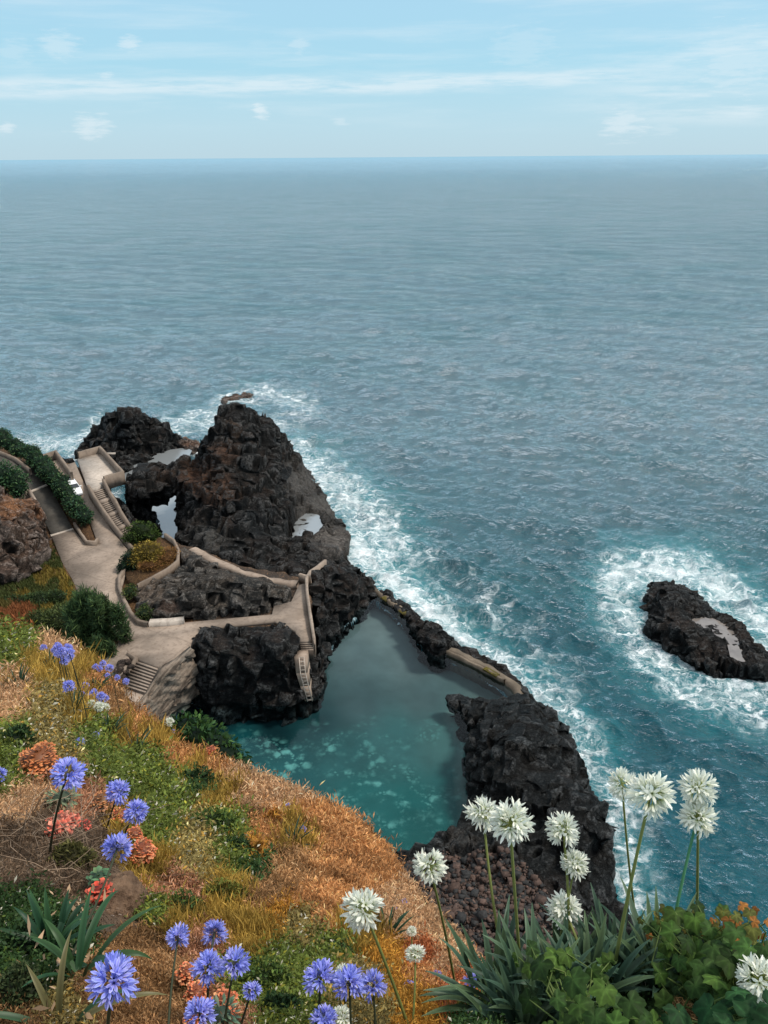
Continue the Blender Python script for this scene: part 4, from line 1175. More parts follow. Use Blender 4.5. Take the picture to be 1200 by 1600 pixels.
    # foam: solid patches breaking into lace
    wv = t.node('ShaderNodeVectorMath', operation='ADD'); t.l.new(p, wv.inputs[0]); t.l.new(t.scale(t.noise(p, .55, 4, .6, 0, 'Color'), (3.4, 3.4, 0)), wv.inputs[1])
    flat_ = t.scale(wv.outputs[0], (1, 1, 0))
    l1 = t.voro(t.scale(flat_, (.7, 1, 1)), .6, 'DISTANCE_TO_EDGE'); l2 = t.voro(flat_, 1.6, 'DISTANCE_TO_EDGE')
    lace = t.math('MAXIMUM', t.step(l1, .15, .0), t.math('MULTIPLY', t.step(l2, .2, .0), .6))
    fine = t.noise(flat_, 3.2, 5, .7)
    fn = t.noise(flat_, .32, 5, .6)
    fm = t.math('ADD', fo, t.math('MULTIPLY', t.math('SUBTRACT', fn, .5), 1.15))
    st2 = t.noise(t.scale(flat_, (.5, 1.0, 0)), 1.1, 6, .68, 1.2)
    solid = t.math('MULTIPLY', t.step(t.math('ADD', fm, t.math('MULTIPLY', t.math('SUBTRACT', st2, .5), .9)), .38, 1.05), t.math('ADD', .35, t.math('MULTIPLY', t.step(fine, .25, .6), .65)))
    lc = t.math('MULTIPLY', t.math('MULTIPLY', t.step(fm, .10, .45), lace), t.step(st2, .36, .62))
    lc = t.math('MULTIPLY', lc, t.step(fo, .04, .2))
    fmask = t.math('MAXIMUM', solid, t.math('MULTIPLY', lc, .85))
    fd = t.node('ShaderNodeBsdfDiffuse'); fd.inputs[0].default_value = (.80, .83, .84, 1)
    m2 = t.node('ShaderNodeMixShader'); t.l.new(fmask, m2.inputs[0]); t.l.new(mx.outputs[0], m2.inputs[1]); t.l.new(fd.outputs[0], m2.inputs[2])
    mat = t.out(m2.outputs[0])
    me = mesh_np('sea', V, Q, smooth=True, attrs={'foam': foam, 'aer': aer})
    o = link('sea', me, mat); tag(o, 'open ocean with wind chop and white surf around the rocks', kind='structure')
sea()
# ------------------------------------------------------------------ near hillside
SX = [-400, -150, 0, 40, 80, 110, 150, 185, 205, 240, 280, 330, 380, 430, 500, 540, 570, 605, 640, 690, 755, 800, 870, 1200, 1600]
SY = [880, 940, 985, 990, 1004, 1018, 1046, 1082, 1112, 1138, 1168, 1190, 1212, 1226, 1258, 1276, 1300, 1334, 1392, 1446, 1520, 1552, 1532, 1508, 1500]
SD = [34, 30, 25, 24.5, 24, 23.5, 22.5, 21, 20, 19, 18, 16.5, 15.5, 14.5, 13, 12, 11.2, 10.4, 9.4, 8, 6.4, 3.9, 3.1, 2.9, 2.9]
BX = [-400, 0, 200, 400, 600, 800, 1000, 1200, 1600]
BD = [2.3, 2.45, 2.55, 2.7, 2.9, 3.0, 2.7, 2.45, 2.4]


def hill_depth(px, py):
    px = np.asarray(px, float); py = np.asarray(py, float)
    ys = np.interp(px, SX, SY); ws = 1 / np.interp(px, SX, SD); wb = 1 / np.interp(px, BX, BD)
    t_ = (py - ys) / np.maximum(1600 - ys, 60)
    t_ = np.clip(t_, 0, 2.2)
    w = ws + (wb - ws) * (t_ ** 1.08)
    d = 1 / w
    q = np.stack([px * d, py * d, d * 900], -1).reshape(-1, 3) / 1232
    b = fbm(q * .9, 4, 41).reshape(d.shape)
    lip = sstep(0, .06, t_)
    return d * (1 + .085 * b * lip)


def hill(px, py):
    return PD(px, py, hill_depth(px, py))


ZONES = [(30, 965, 40, 'r'), (20, 1010, 40, 'g'), (90, 1020, 40, 't'), (60, 1050, 40, 'y'), (110, 1060, 40, 'y'), (20, 1095, 45, 't'), (75, 1095, 40, 'm'), (150, 1075, 30, 'o'), (190, 1110, 40, 'b'), (215, 1130, 40, 'o'), (120, 1120, 40, 'y'),
         (70, 1150, 50, 'm'), (20, 1170, 40, 'g'), (150, 1150, 40, 'g'), (190, 1165, 40, 'y'), (240, 1165, 45, 'y'), (280, 1185, 35, 'o'), (330, 1210, 35, 'o'), (300, 1215, 40, 'y'), (220, 1200, 50, 'g'), (160, 1200, 40, 'g'), (270, 1250, 50, 'g'), (310, 1230, 40, 'd'), (340, 1250, 40, 'y'), (390, 1240, 45, 't'),
         (440, 1250, 45, 't'), (500, 1275, 45, 'o'), (545, 1310, 40, 'o'), (420, 1290, 40, 'o'), (460, 1310, 45, 'y'), (520, 1340, 55, 'o'), (590, 1350, 40, 'o'), (350, 1300, 45, 'g'), (310, 1310, 45, 'm'), (360, 1350, 40, 'g'), (300, 1360, 40, 'm'), (390, 1330, 30, 'k'), (400, 1370, 35, 'd'), (270, 1390, 50, 'p'), (300, 1410, 40, 'p'), (240, 1360, 40, 'y'),
         (360, 1400, 45, 'y'), (420, 1400, 50, 'b'), (460, 1360, 50, 'b'), (280, 1440, 40, 'y'), (250, 1430, 30, 'g'), (330, 1440, 45, 'y'), (440, 1430, 40, 'k'), (500, 1420, 50, 'o'), (560, 1390, 50, 'o'), (610, 1420, 50, 't'), (650, 1440, 40, 't'), (700, 1490, 50, 't'), (660, 1500, 40, 'r'), (560, 1460, 45, 'y'), (520, 1490, 40, 'g'), (600, 1500, 45, 'k'), (470, 1460, 40, 'm'),
         (400, 1480, 50, 'y'), (430, 1520, 55, 'g'), (380, 1540, 50, 'g'), (460, 1570, 60, 'g'), (560, 1570, 60, 'm'), (640, 1560, 60, 'k'), (720, 1560, 50, 'r'), (650, 1540, 40, 'o'), (330, 1470, 40, 'p'), (350, 1590, 50, 'p'), (230, 1480, 50, 'b'), (180, 1500, 50, 'b'), (230, 1550, 60, 'b'), (150, 1560, 60, 'b'), (260, 1600, 50, 'b'), (180, 1440, 40, 's'), (170, 1395, 35, 's'),
         (60, 1310, 60, 'x'), (120, 1330, 50, 'x'), (40, 1260, 40, 't'), (130, 1250, 40, 'p'), (30, 1350, 50, 'x'), (110, 1370, 40, 'x'), (150, 1310, 40, 'x'), (40, 1430, 50, 'd'), (60, 1510, 60, 'd'), (110, 1480, 40, 'd'), (30, 1580, 50, 'b'), (100, 1580, 50, 'm'), (20, 1220, 35, 'g'), (110, 1200, 30, 'm'), (210, 1250, 40, 'g'), (240, 1300, 45, 'g'), (190, 1290, 30, 'y'),
         (850, 1590, 120, 'd'), (1050, 1590, 120, 'd'), (760, 1600, 60, 'd'), (1200, 1590, 100, 'd')]
PAL = {'g': (.155, .20, .042), 'd': (.05, .10, .03), 'y': (.48, .31, .07), 'k': (.66, .32, .055), 'o': (.70, .335, .13), 't': (.74, .44, .235), 'r': (.62, .20, .075), 'b': (.46, .25, .11), 'p': (.60, .29, .16), 'm': (.32, .25, .09), 's': (.22, .15, .105), 'x': (.19, .125, .08)}
ZK = np.array([z_[3] for z_ in ZONES])


def zone(px, py):
    px = np.asarray(px, float); py = np.asarray(py, float)
    q = np.stack([px / 26, py / 26, np.zeros_like(px)], -1)
    ox = 26 * fbm(q, 3, 51); oy = 26 * fbm(q, 3, 52)
    best = np.full(len(px), 9e9); bi = np.zeros(len(px), int)
    for i, (x, y, r, k) in enumerate(ZONES):
        d = np.hypot(px + ox - x, py + oy - y) / r
        s = d < best; best[s] = d[s]; bi[s] = i
    return ZK[bi]


def zone_col(px, py):
    z_ = zone(px, py)
    c = np.zeros((len(z_), 3))
    for k, v in PAL.items(): c[z_ == k] = v
    return c, z_


def make_hill():
    xs = np.arange(-400, 1601, 5.0); nv = 150
    ys = np.interp(xs, SX, SY)
    rows = []; cols = []
    # cliff beyond the edge, from the sea up
    p0 = hill(xs, ys)
    hd = ray(xs, ys); hd[:, 2] = 0; hd /= np.linalg.norm(hd, axis=1, keepdims=True)
    for s_ in (1.0, .72, .5, .34, .22, .13, .07, .03, .012, .004):
        drop = (p0[:, 2] + 2) * s_
        q = p0 + hd * (drop * .16 + .35 * min(1, s_ * 30))[:, None]; q[:, 2] -= drop
        q = q + (fbm(q * .25, 4, 61) * min(1, s_ * 6) * .9)[:, None] * hd * .8
        rows.append(q); cols.append(np.broadcast_to(np.array([.17, .10, .06]), q.shape))
    for j in range(nv + 1):
        y = ys + (2150 - ys) * (j / nv) ** 1.15
        rows.append(hill(xs, y)); c, _ = zone_col(xs, np.minimum(y, 1605)); cols.append(c * .62)
    g = np.array(rows); n = len(xs); m_ = len(rows)
    idx = np.arange(n * m_).reshape(m_, n)
    Q = np.stack([idx[:-1, :-1], idx[1:, :-1], idx[1:, 1:], idx[:-1, 1:]], -1).reshape(-1, 4)
    t = NT('hillside_earth'); c = t.attr('Col'); p = t.pos()
    n1 = t.noise(p, 9, 6, .7); n2 = t.noise(p, 38, 4, .7)
    c = t.mix(.7, c, t.ramp(n1, [(.3, (.3, .3, .3)), (.72, (1.35, 1.3, 1.2))]), 'MULTIPLY')
    mt = t.out(t.bsdf(c, .95, t.bump(t.math('ADD', n1, t.math('MULTIPLY', n2, .3)), .9, .06), .1))
    M['earth'] = mt
    simple('hillside', g.reshape(-1, 3), Q, mt, 'steep near hillside falling to the pool', None, None, 'structure', col=np.concatenate(cols), smooth=True)
make_hill()


def grow_cover():
    """grass and low weeds, four kinds of stuff"""
    N = 105000
    px = rng.uniform(-160, 1000, N); ys = np.interp(px, SX, SY)
    py = ys + (1680 - ys) * rng.uniform(0, 1, N) ** 1.0
    # more along the edge so that it reads as an uneven fringe
    ex = rng.uniform(-100, 800, 5000); ey = np.interp(ex, SX, SY) + rng.exponential(6, 5000)
    px = np.r_[px, ex]; py = np.r_[py, ey]
    keepm = ~((px > 800) & (rng.uniform(0, 1, len(px)) < .6))
    px, py = px[keepm], py[keepm]
    d = hill_depth(px, py); B = PD(px, py, d)
    c, z_ = zone_col(px, np.minimum(py, 1605))
    clump = fbm(np.c_[B * 2.2], 3, 71)
    lum = np.clip(.85 + .75 * clump, .35, 1.6) * rng.uniform(.65, 1.35, len(px))
    keep = rng.uniform(0, 1, len(px)) < np.where(np.isin(z_, ['s']), .12, np.where(z_ == 'x', .45, 1))
    isg = np.isin(z_, ['g', 'd', 'm'])
    dryf = np.isin(z_, ['o', 't', 'r', 'p', 'b', 'k'])
    def build(name, sel, kind, label):
        s = np.nonzero(sel & keep)[0]
        Vs = []; Fs = []; Cs = []
        n0 = 0
        per = {'fluff': 7, 'weed': 8, 'blade': 5}[kind]
        for k in range(per):
            b = B[s]; dd = d[s]; n = len(s)
            size = dd * np.clip(rng.normal(1, .3, n), .4, 2) / 1232
            jit = rng.normal(0, 1, (n, 3)) * (size * {'fluff': 5, 'weed': 7, 'blade': 5}[kind])[:, None]
            jit[:, 2] = np.abs(jit[:, 2]) * .5
            an = rng.uniform(0, 6.283, n)
            hz = np.stack([np.cos(an), np.sin(an), np.zeros(n)], 1)
            up = np.array([0, 0, 1.0])
            if kind == 'weed':
                L = size * 6.6; w = size * 2.3
                el_ = rng.uniform(-.3, 1.1, n)
                dirv = hz * np.cos(el_)[:, None] + up * np.sin(el_)[:, None]
                base = b + jit + up * (size * rng.uniform(0, 9, n))[:, None]
            elif kind == 'fluff':
                L = size * 7.6; w = size * 1.25
                el_ = rng.uniform(.2, 1.45, n)
                dirv = hz * np.cos(el_)[:, None] + up * np.sin(el_)[:, None]
                base = b + jit + up * (size * rng.uniform(-2, 7, n))[:, None]
            else:
                L = size * 21; w = size * 1.25
                el_ = rng.uniform(.8, 1.45, n)
                dirv = hz * np.cos(el_)[:, None] + up * np.sin(el_)[:, None]
                base = b + jit - up * (size * 2)[:, None]
            sd_ = np.cross(dirv, rng.normal(0, 1, (n, 3))); sd_ /= np.linalg.norm(sd_, axis=1, keepdims=True) + 1e-9
            mid = base + dirv * (L * .5)[:, None]
            tip = base + dirv * L[:, None] - up * (L * rng.uniform(0, .25, n))[:, None]
            V = np.stack([base, mid - sd_ * (w * .5)[:, None], tip, mid + sd_ * (w * .5)[:, None]], 1).reshape(-1, 3)
            F = (np.arange(n)[:, None] * 4 + np.arange(4)) + n0
            cc = c[s] * (lum[s] * rng.uniform(.7, 1.3, n))[:, None]
            if kind == 'weed':
                pale = rng.uniform(0, 1, n) < .035
                cc[pale] = (.62, .58, .46)
                yel = rng.uniform(0, 1, n) < .10; cc[yel] = cc[yel] * np.array([2.0, 1.5, .9])
            if kind == 'fluff':
                yel = rng.uniform(0, 1, n) < .13; cc[yel] = cc[yel] * np.array([1.15, 1.35, 1.6])
                dk = rng.uniform(0, 1, n) < .12; cc[dk] *= .4
            cc = np.repeat(cc, 4, 0)
            cc.reshape(-1, 4, 3)[:, 0] *= .6
            Vs.append(V); Fs.append(F); Cs.append(cc); n0 += len(V)
        simple(name, np.concatenate(Vs), np.concatenate(Fs), M['leaf'], label, None, None, 'stuff', col=np.clip(np.concatenate(Cs), 0, .9), base=np.array([-2, 6, 44.0]))
    build('dry_grass', dryf | np.isin(z_, ['x', 's']), 'fluff', 'rusty orange and tan dry grass matting the hillside')
    build('green_weeds', isg, 'weed', 'low green weeds with pale specks spread over the hillside')
    build('golden_grass', (z_ == 'y') | (isg & (rng.uniform(0, 1, len(px)) < .04)), 'blade', 'yellow green long grass along the hillside edge')
grow_cover()


# ------------------------------------------------------------------ plants
def leaf_cloud(lobes, n, size, cols, aspect=.5, thin=False, core=.72, upbias=.0, dark=.35, rmax=1.08):
    """leaf faces through the volume of several lobes plus an added dark core that blocks see-through; lobes: (centre, radii)"""
    mb = MB()
    vol = np.array([np.prod(r) ** .67 for c, r in lobes]); vol /= vol.sum()
    Vs = []; Cs = []
    for (c, r), f in zip(lobes, vol):
        k = max(8, int(n * f))
        u = rng.normal(0, 1, (k, 3)); u /= np.linalg.norm(u, axis=1, keepdims=True)
        rad = rng.uniform(.62, rmax, k) * (1 + .28 * vnoise(u * 2.6 + np.array(c) * .9, 5))
        p = np.array(c) + u * rad[:, None] * np.array(r)
        dirv = u + rng.normal(0, .65, (k, 3)) + np.array([0, 0, upbias]); dirv /= np.linalg.norm(dirv, axis=1, keepdims=True)
        sd_ = np.cross(dirv, rng.normal(0, 1, (k, 3))); sd_ /= np.linalg.norm(sd_, axis=1, keepdims=True) + 1e-9
        L = size * rng.uniform(.6, 1.4, k); w = L * aspect
        V = np.stack([p - dirv * (L * .5)[:, None], p - sd_ * (w * .5)[:, None], p + dirv * (L * .5)[:, None], p + sd_ * (w * .5)[:, None]], 1)
        ci = np.array(cols)[rng.integers(0, len(cols), k)]
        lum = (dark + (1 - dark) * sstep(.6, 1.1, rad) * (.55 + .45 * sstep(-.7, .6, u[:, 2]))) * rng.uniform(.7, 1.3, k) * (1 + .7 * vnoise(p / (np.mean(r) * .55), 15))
        Vs.append(V.reshape(-1, 3)); Cs.append(np.repeat(ci * np.clip(lum, .12, 2)[:, None], 4, 0))
    V = np.concatenate(Vs); C = np.concatenate(Cs)
    mb.add(V, Q=np.arange(len(V)).reshape(-1, 4), col=C)
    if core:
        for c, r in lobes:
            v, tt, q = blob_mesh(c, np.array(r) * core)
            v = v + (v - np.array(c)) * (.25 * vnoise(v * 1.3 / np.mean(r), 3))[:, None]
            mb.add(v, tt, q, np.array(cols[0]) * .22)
    return mb.get()


def shrub(name, label, cat, lobes, n, size, cols, group=None, stem=True, foot=None, **kw):
    lobes = [(np.array(c, float), np.array(r, float)) for c, r in lobes]
    if foot is None:
        foot = np.mean([c for c, r in lobes], 0); foot[2] = min(c[2] - r[2] for c, r in lobes)
    t = thing(name, label, cat, foot, group)
    V, F, C = leaf_cloud(lobes, n, size, cols, **kw)
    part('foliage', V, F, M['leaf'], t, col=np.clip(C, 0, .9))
    if stem:
        mb = MB()
        for c, r in lobes[:6]:
            k = np.mean(r) * .07
            mb.tube([foot - np.array([0, 0, .05]), (foot * .5 + c * .5) + rng.normal(0, .04, 3) * np.mean(r), c], [k * 1.4, k, k * .5], 6)
        V, F, _ = mb.get(); part('stem', V, F, M['bark'], t)
    return t


M['bark'] = plain('bark', (.09, .065, .045), .9)
GREEN = [(.035, .085, .035), (.05, .105, .04), (.03, .07, .035)]
# hedge along the road
def hedge():
    pts = resample(W([(-70, 684, 12), (0, 694, 11), (38, 712, 10.4), (66, 733, 9.8), (92, 764, 8.8), (112, 792, 7.6), (132, 818, 6.6)]), 1.0, False)
    lobes = []
    for i, q in enumerate(pts):
        lobes.append((q + np.array([rng.normal(0, .25), rng.normal(0, .25), .95 + rng.normal(0, .15)]), (1.15 + rng.uniform(-.15, .3), 1.15 + rng.uniform(-.15, .3), .95 + rng.uniform(0, .35))))
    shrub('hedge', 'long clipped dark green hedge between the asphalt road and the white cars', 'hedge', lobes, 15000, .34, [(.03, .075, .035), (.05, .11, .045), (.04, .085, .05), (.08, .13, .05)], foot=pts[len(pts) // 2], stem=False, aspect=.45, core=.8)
hedge()
c = W([(12, 748, 11.5)])[0]
shrub('bush', 'dense green bush above the sunken road at the left edge', 'bush', [(c + np.array([-1, 0, .5]), (2.6, 2, 1.9)), (c + np.array([1.2, -.6, 0]), (1.9, 1.7, 1.4)), (c + np.array([-3.5, .5, .6]), (2.4, 2, 2)), (c + np.array([1.9, -1.8, -.8]), (1.2, 1.2, 1.2))], 5000, .32, [(.03, .08, .04), (.05, .11, .045), (.07, .13, .05)], aspect=.5)
# tamarisk
c = W([(146, 1008, 6.3)])[0]
lb = []
for k in range(34):
    a = rng.uniform(0, 6.28); r_ = rng.uniform(.2, 3.1)
    lb.append((c + np.array([math.cos(a) * r_ * 1.05, math.sin(a) * r_ * .8, rng.uniform(1.0, 5.8) - r_ * .9]), np.array([.5, .5, 1.15]) * rng.uniform(.6, 1.3)))
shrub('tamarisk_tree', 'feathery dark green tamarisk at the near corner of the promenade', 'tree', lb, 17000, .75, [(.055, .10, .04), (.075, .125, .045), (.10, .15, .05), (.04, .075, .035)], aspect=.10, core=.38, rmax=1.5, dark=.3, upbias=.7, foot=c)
c0 = W([(95, 980, 6.5)])[0]
shrub('bush', 'olive green shrub on the bank left of the tamarisk', 'bush', [(c0 + np.array([0, 0, .7]), (2.0, 1.6, 1.2)), (c0 + np.array([-2.2, .6, .5]), (1.8, 1.5, 1.0)), (c0 + np.array([-.4, 2.4, .3]), (1.6, 1.5, .9))], 5000, .3, [(.07, .10, .03), (.10, .12, .035), (.06, .085, .03)], aspect=.3, core=.65)
c0 = W([(60, 942, 6.6)])[0]
shrub('bush', 'dark green low shrubs under the brown rock face', 'bush', [(c0 + np.array([0, 0, .3]), (1.8, 1.2, .9)), (c0 + np.array([-2.0, -.5, .3]), (1.7, 1.1, .9)), (c0 + np.array([1.5, .8, .2]), (1.3, 1.0, .7))], 3500, .28, [(.045, .075, .03), (.06, .09, .03)], aspect=.4, core=.65)
# planter shrubs
for lab, px_, py_, z_, R, n, cols in (('dark green rounded shrub at the back of the planter bed below the stairs', 222, 838, 6.6, (2.0, 1.7, 1.3), 2600, [(.05, .085, .02), (.07, .11, .02), (.04, .07, .02)]),
        ('golden yellow shrub in the middle of the planter bed', 232, 872, 6.7, (2.0, 2.0, 1.3), 3600, [(.24, .17, .03), (.18, .14, .03), (.30, .21, .04)]),
        ('blackish green shrub leaning over the promenade kerb', 204, 884, 6.2, (1.15, 1.5, 1.2), 1800, [(.02, .045, .025), (.03, .06, .03)])):
    c0 = W([(px_, py_, z_)])[0]
    shrub('bush', lab, 'bush', [(c0 + np.array([0, 0, R[2] * .5]), R), (c0 + np.array([R[0] * .6, -R[1] * .4, .3]), np.array(R) * .65), (c0 + np.array([-R[0] * .5, -R[1] * .6, .3]), np.array(R) * .6)], n, .26, cols, aspect=.45, core=.7)
c0 = W([(262, 872, 6.9)])[0]
shrub('bush', 'low orange brown bush at the curved wall of the planter bed', 'bush', [(c0 + np.array([0, 0, .3]), (1.3, 2.2, .6)), (c0 + np.array([-1.6, -2.0, .1]), (1.5, 1.1, .5))], 2200, .22, [(.30, .14, .05), (.26, .15, .05), (.36, .18, .06)], aspect=.3, core=.6)
for lab, px_, py_ in (('small dark green shrub tucked in the bend of the kerb wall', 226, 962), ('green creeper trailing inside the kerb wall', 203, 930)):
    c0 = W([(px_, py_, 6.3)])[0]
    shrub('bush', lab, 'bush', [(c0 + np.array([0, 0, .3]), (.9, 1.0, .6)), (c0 + np.array([-.3, 1.2, .2]), (.6, .9, .4))], 900, .2, [(.04, .08, .03), (.07, .10, .03), (.12, .13, .04)], aspect=.45, core=.6)


# bank cover beside the promenade
def bank_cover():
    mb = MB()
    ob = bpy.data.objects['bank_terrain']
    bpy.context.evaluated_depsgraph_get().update()
    poly = np.array([(-20, 935), (50, 905), (78, 850), (82, 840), (98, 884), (112, 908), (126, 942), (142, 966), (120, 1010), (180, 1050), (200, 1036), (215, 1045), (190, 1085), (0, 1010), (-20, 1000)])
    n = 0
    while n < 5200:
        x, y = rng.uniform(-20, 215), rng.uniform(840, 1085)
        if not inside(np.array([[x, y]]), poly)[0]: continue
        w = P(x, y, 6.4)
        ok, loc, nrm, fi = ob.ray_cast(Vector((w[0], w[1], 40)) - ob.location, Vector((0, 0, -1)))
        if not ok: n += 1; continue
        b = np.array(loc + ob.location)
        v = vnoise(np.array([[x / 26., y / 26., 3]]), 2)[0]
        if x > 100 and y < 965: c = (.27, .19, .04) if v > -.1 else (.16, .15, .04)
        elif x < 60 and y > 950: c = (.30, .12, .05) if v > -.15 else (.16, .13, .04)
        elif y > 1010: c = (.30, .17, .06)
        else: c = (.23, .17, .04) if v > .05 else (.08, .095, .03)
        for k in range(5):
            a = rng.uniform(0, 6.28); L = rng.uniform(.25, .6); lean = rng.uniform(.1, .5)
            tip = b + np.array([math.cos(a) * lean * L, math.sin(a) * lean * L, L])
            s_ = np.array([-math.sin(a), math.cos(a), 0]) * .07
            bb = b + np.array([rng.normal(0, .12), rng.normal(0, .12), -.05])
            mb.add([bb - s_, bb + s_, tip], T=[(0, 1, 2)], col=np.array(c) * rng.uniform(.5, 1.4))
        n += 1
    V, F, C = mb.get()
    simple('bank_grass', V, F, M['leaf'], 'ochre and olive grass on the bank beside the promenade', None, None, 'stuff', col=C)
bank_cover()

# walls by the road
wall('gate_wall', 'small walled enclosure with a rusty end wall beside the sunken road', [(22, 780, 9.6), (47, 772, 9.6), (57, 790, 9.4), (42, 797, 9.4)], .35, .7, 1.5, 'concrete')
M['rust'] = concrete_material('rusty_render', (.30, .13, .065), .3)
w_ = wall('rust_panel', None, [(44, 799, 9.35), (57, 794, 9.35)], .4, .5, 1.9, 'rust', parent=bpy.data.objects['gate_wall'])
wall('road_kerb', 'low wall following the outer bend of the road under the hedge', [(-60, 700, 11.6), (0, 710, 10.9), (25, 720, 10.5), (48, 738, 9.9)], .3, .5, .4, 'wall')


# ------------------------------------------------------------------ cars
M['car_paint'] = plain('white_paint', (.78, .79, .8), .25, .5, 0, 3, .03)
M['glass_dark'] = plain('dark_glass', (.02, .025, .03), .08, .8)
M['tyre'] = plain('tyre_rubber', (.02, .02, .02), .8)
M['rim'] = plain('alloy_rim', (.45, .45, .46), .35, .5, .8)
M['lamp'] = plain('lamp_lens', (.7, .7, .68), .15, .6)


def car(label, loc, heading, pitch=0):
    t = thing('parked_car', label, 'car', loc)
    ct, st_ = math.cos(heading), math.sin(heading)
    Rm = np.array([[ct, -st_, 0], [st_, ct, 0], [0, 0, 1]]) @ np.array([[math.cos(pitch), 0, math.sin(pitch)], [0, 1, 0], [-math.sin(pitch), 0, math.cos(pitch)]])
    def pt(name, V, F, mat, par=None, **kw):
        o = link(name, mesh_np(name, np.asarray(V, float) @ Rm.T, F, **kw), mat, par or t); return o
    # body: sections from nose (+x) to tail, each (x, half width, sill z, belt z, top half width, top z)
    sec = [(1.98, .55, .38, .60, .50, .62), (1.90, .74, .28, .68, .66, .72), (1.2, .84, .24, .82, .74, .90), (.95, .85, .24, .86, .78, .96), (.35, .86, .24, .90, .62, 1.42), (-.5, .86, .24, .92, .62, 1.47), (-1.35, .85, .26, .92, .60, 1.40), (-1.85, .82, .30, .90, .70, .98), (-2.0, .74, .40, .80, .66, .84)]
    V = []
    for x, w, s_, b, tw, tz in sec:
        V += [(x, -w * .9, s_), (x, -w, (s_ + b) / 2), (x, -w * .98, b), (x, -tw, tz), (x, tw, tz), (x, w * .98, b), (x, w, (s_ + b) / 2), (x, w * .9, s_)]
    n = len(sec); Q = [(i * 8 + k, (i + 1) * 8 + k, (i + 1) * 8 + (k + 1) % 8, i * 8 + (k + 1) % 8) for i in range(n - 1) for k in range(8)]
    Q += [(0, 1, 6, 7), (1, 2, 5, 6), (2, 3, 4, 5)]; e = (n - 1) * 8; Q += [(e + 7, e + 6, e + 1, e), (e + 6, e + 5, e + 2, e + 1), (e + 5, e + 4, e + 3, e + 2)]
    body = pt('body', V, np.array(Q)[:, ::-1], M['car_paint'])
    def quad(name, a, b, c_, d_):
        a, b, c_, d_ = map(np.array, (a, b, c_, d_))
        nn = np.cross(b - a, d_ - a).astype(float); nn /= np.linalg.norm(nn)
        return pt(name, [p + nn * .012 for p in (a, b, c_, d_)], [(0, 1, 2, 3)], M['glass_dark'])
    quad('windscreen', (.90, -.70, 1.0), (.90, .70, 1.0), (.40, .57, 1.38), (.40, -.57, 1.38))
    quad('rear_window', (-1.75, .62, 1.04), (-1.75, -.62, 1.04), (-1.42, -.54, 1.36), (-1.42, .54, 1.36))
    quad('side_window', (.75, .80, .97), (-1.45, .80, .97), (-1.3, .64, 1.36), (.32, .65, 1.36))
    quad('side_window', (-1.45, -.80, .97), (.75, -.80, .97), (.32, -.65, 1.36), (-1.3, -.64, 1.36))
    for s_ in (-1, 1):
        pt('headlight', [(1.93, s_ * .45, .6), (1.93, s_ * .66, .6), (1.86, s_ * .70, .72), (1.93, s_ * .45, .70), (1.80, s_ * .45, .6), (1.80, s_ * .66, .6), (1.76, s_ * .70, .72), (1.80, s_ * .45, .70)], [(0, 1, 2, 3), (7, 6, 5, 4), (0, 4, 5, 1), (1, 5, 6, 2), (2, 6, 7, 3), (3, 7, 4, 0)], M['lamp'])
        mb = MB(); mb.box((.62, s_ * .93, .98), (.16, .18, .12)); V_, F_, _ = mb.get(); pt('mirror', V_, F_, M['car_paint'])
        for x in (1.25, -1.25):
            mb = MB(); mb.tube([(x, s_ * .66, .31), (x, s_ * .87, .31)], .31, 16); V_, F_, _ = mb.get()
            wh = pt('wheel', V_, F_, M['tyre'])
            mb = MB(); mb.tube([(x, s_ * .80, .31), (x, s_ * .885, .31)], .19, 12); V_, F_, _ = mb.get(); pt('rim', V_, F_, M['rim'], wh)
    return t


a = W([(114, 768, 8.12)])[0]; b = W([(108, 756, 8.5)])[0]
hd_ = math.atan2(a[1] - b[1], a[0] - b[0])
car('small white car facing the camera, half hidden by the hedge', a, hd_ + .12, math.atan2(b[2] - a[2], np.linalg.norm((b - a)[:2])))
a2 = a + (b - a) / np.linalg.norm(b - a) * 5.2 + np.array([.9, .3, 0.0])
# ------------------------------------------------------------------ agapanthus
M['petal_white'] = leaf_material('white_petals', .5, .3, 0)
M['petal_blue'] = leaf_material('blue_petals', .5, .3, 0)
M['stalk'] = leaf_material('green_stalks', .5, .15, 0)


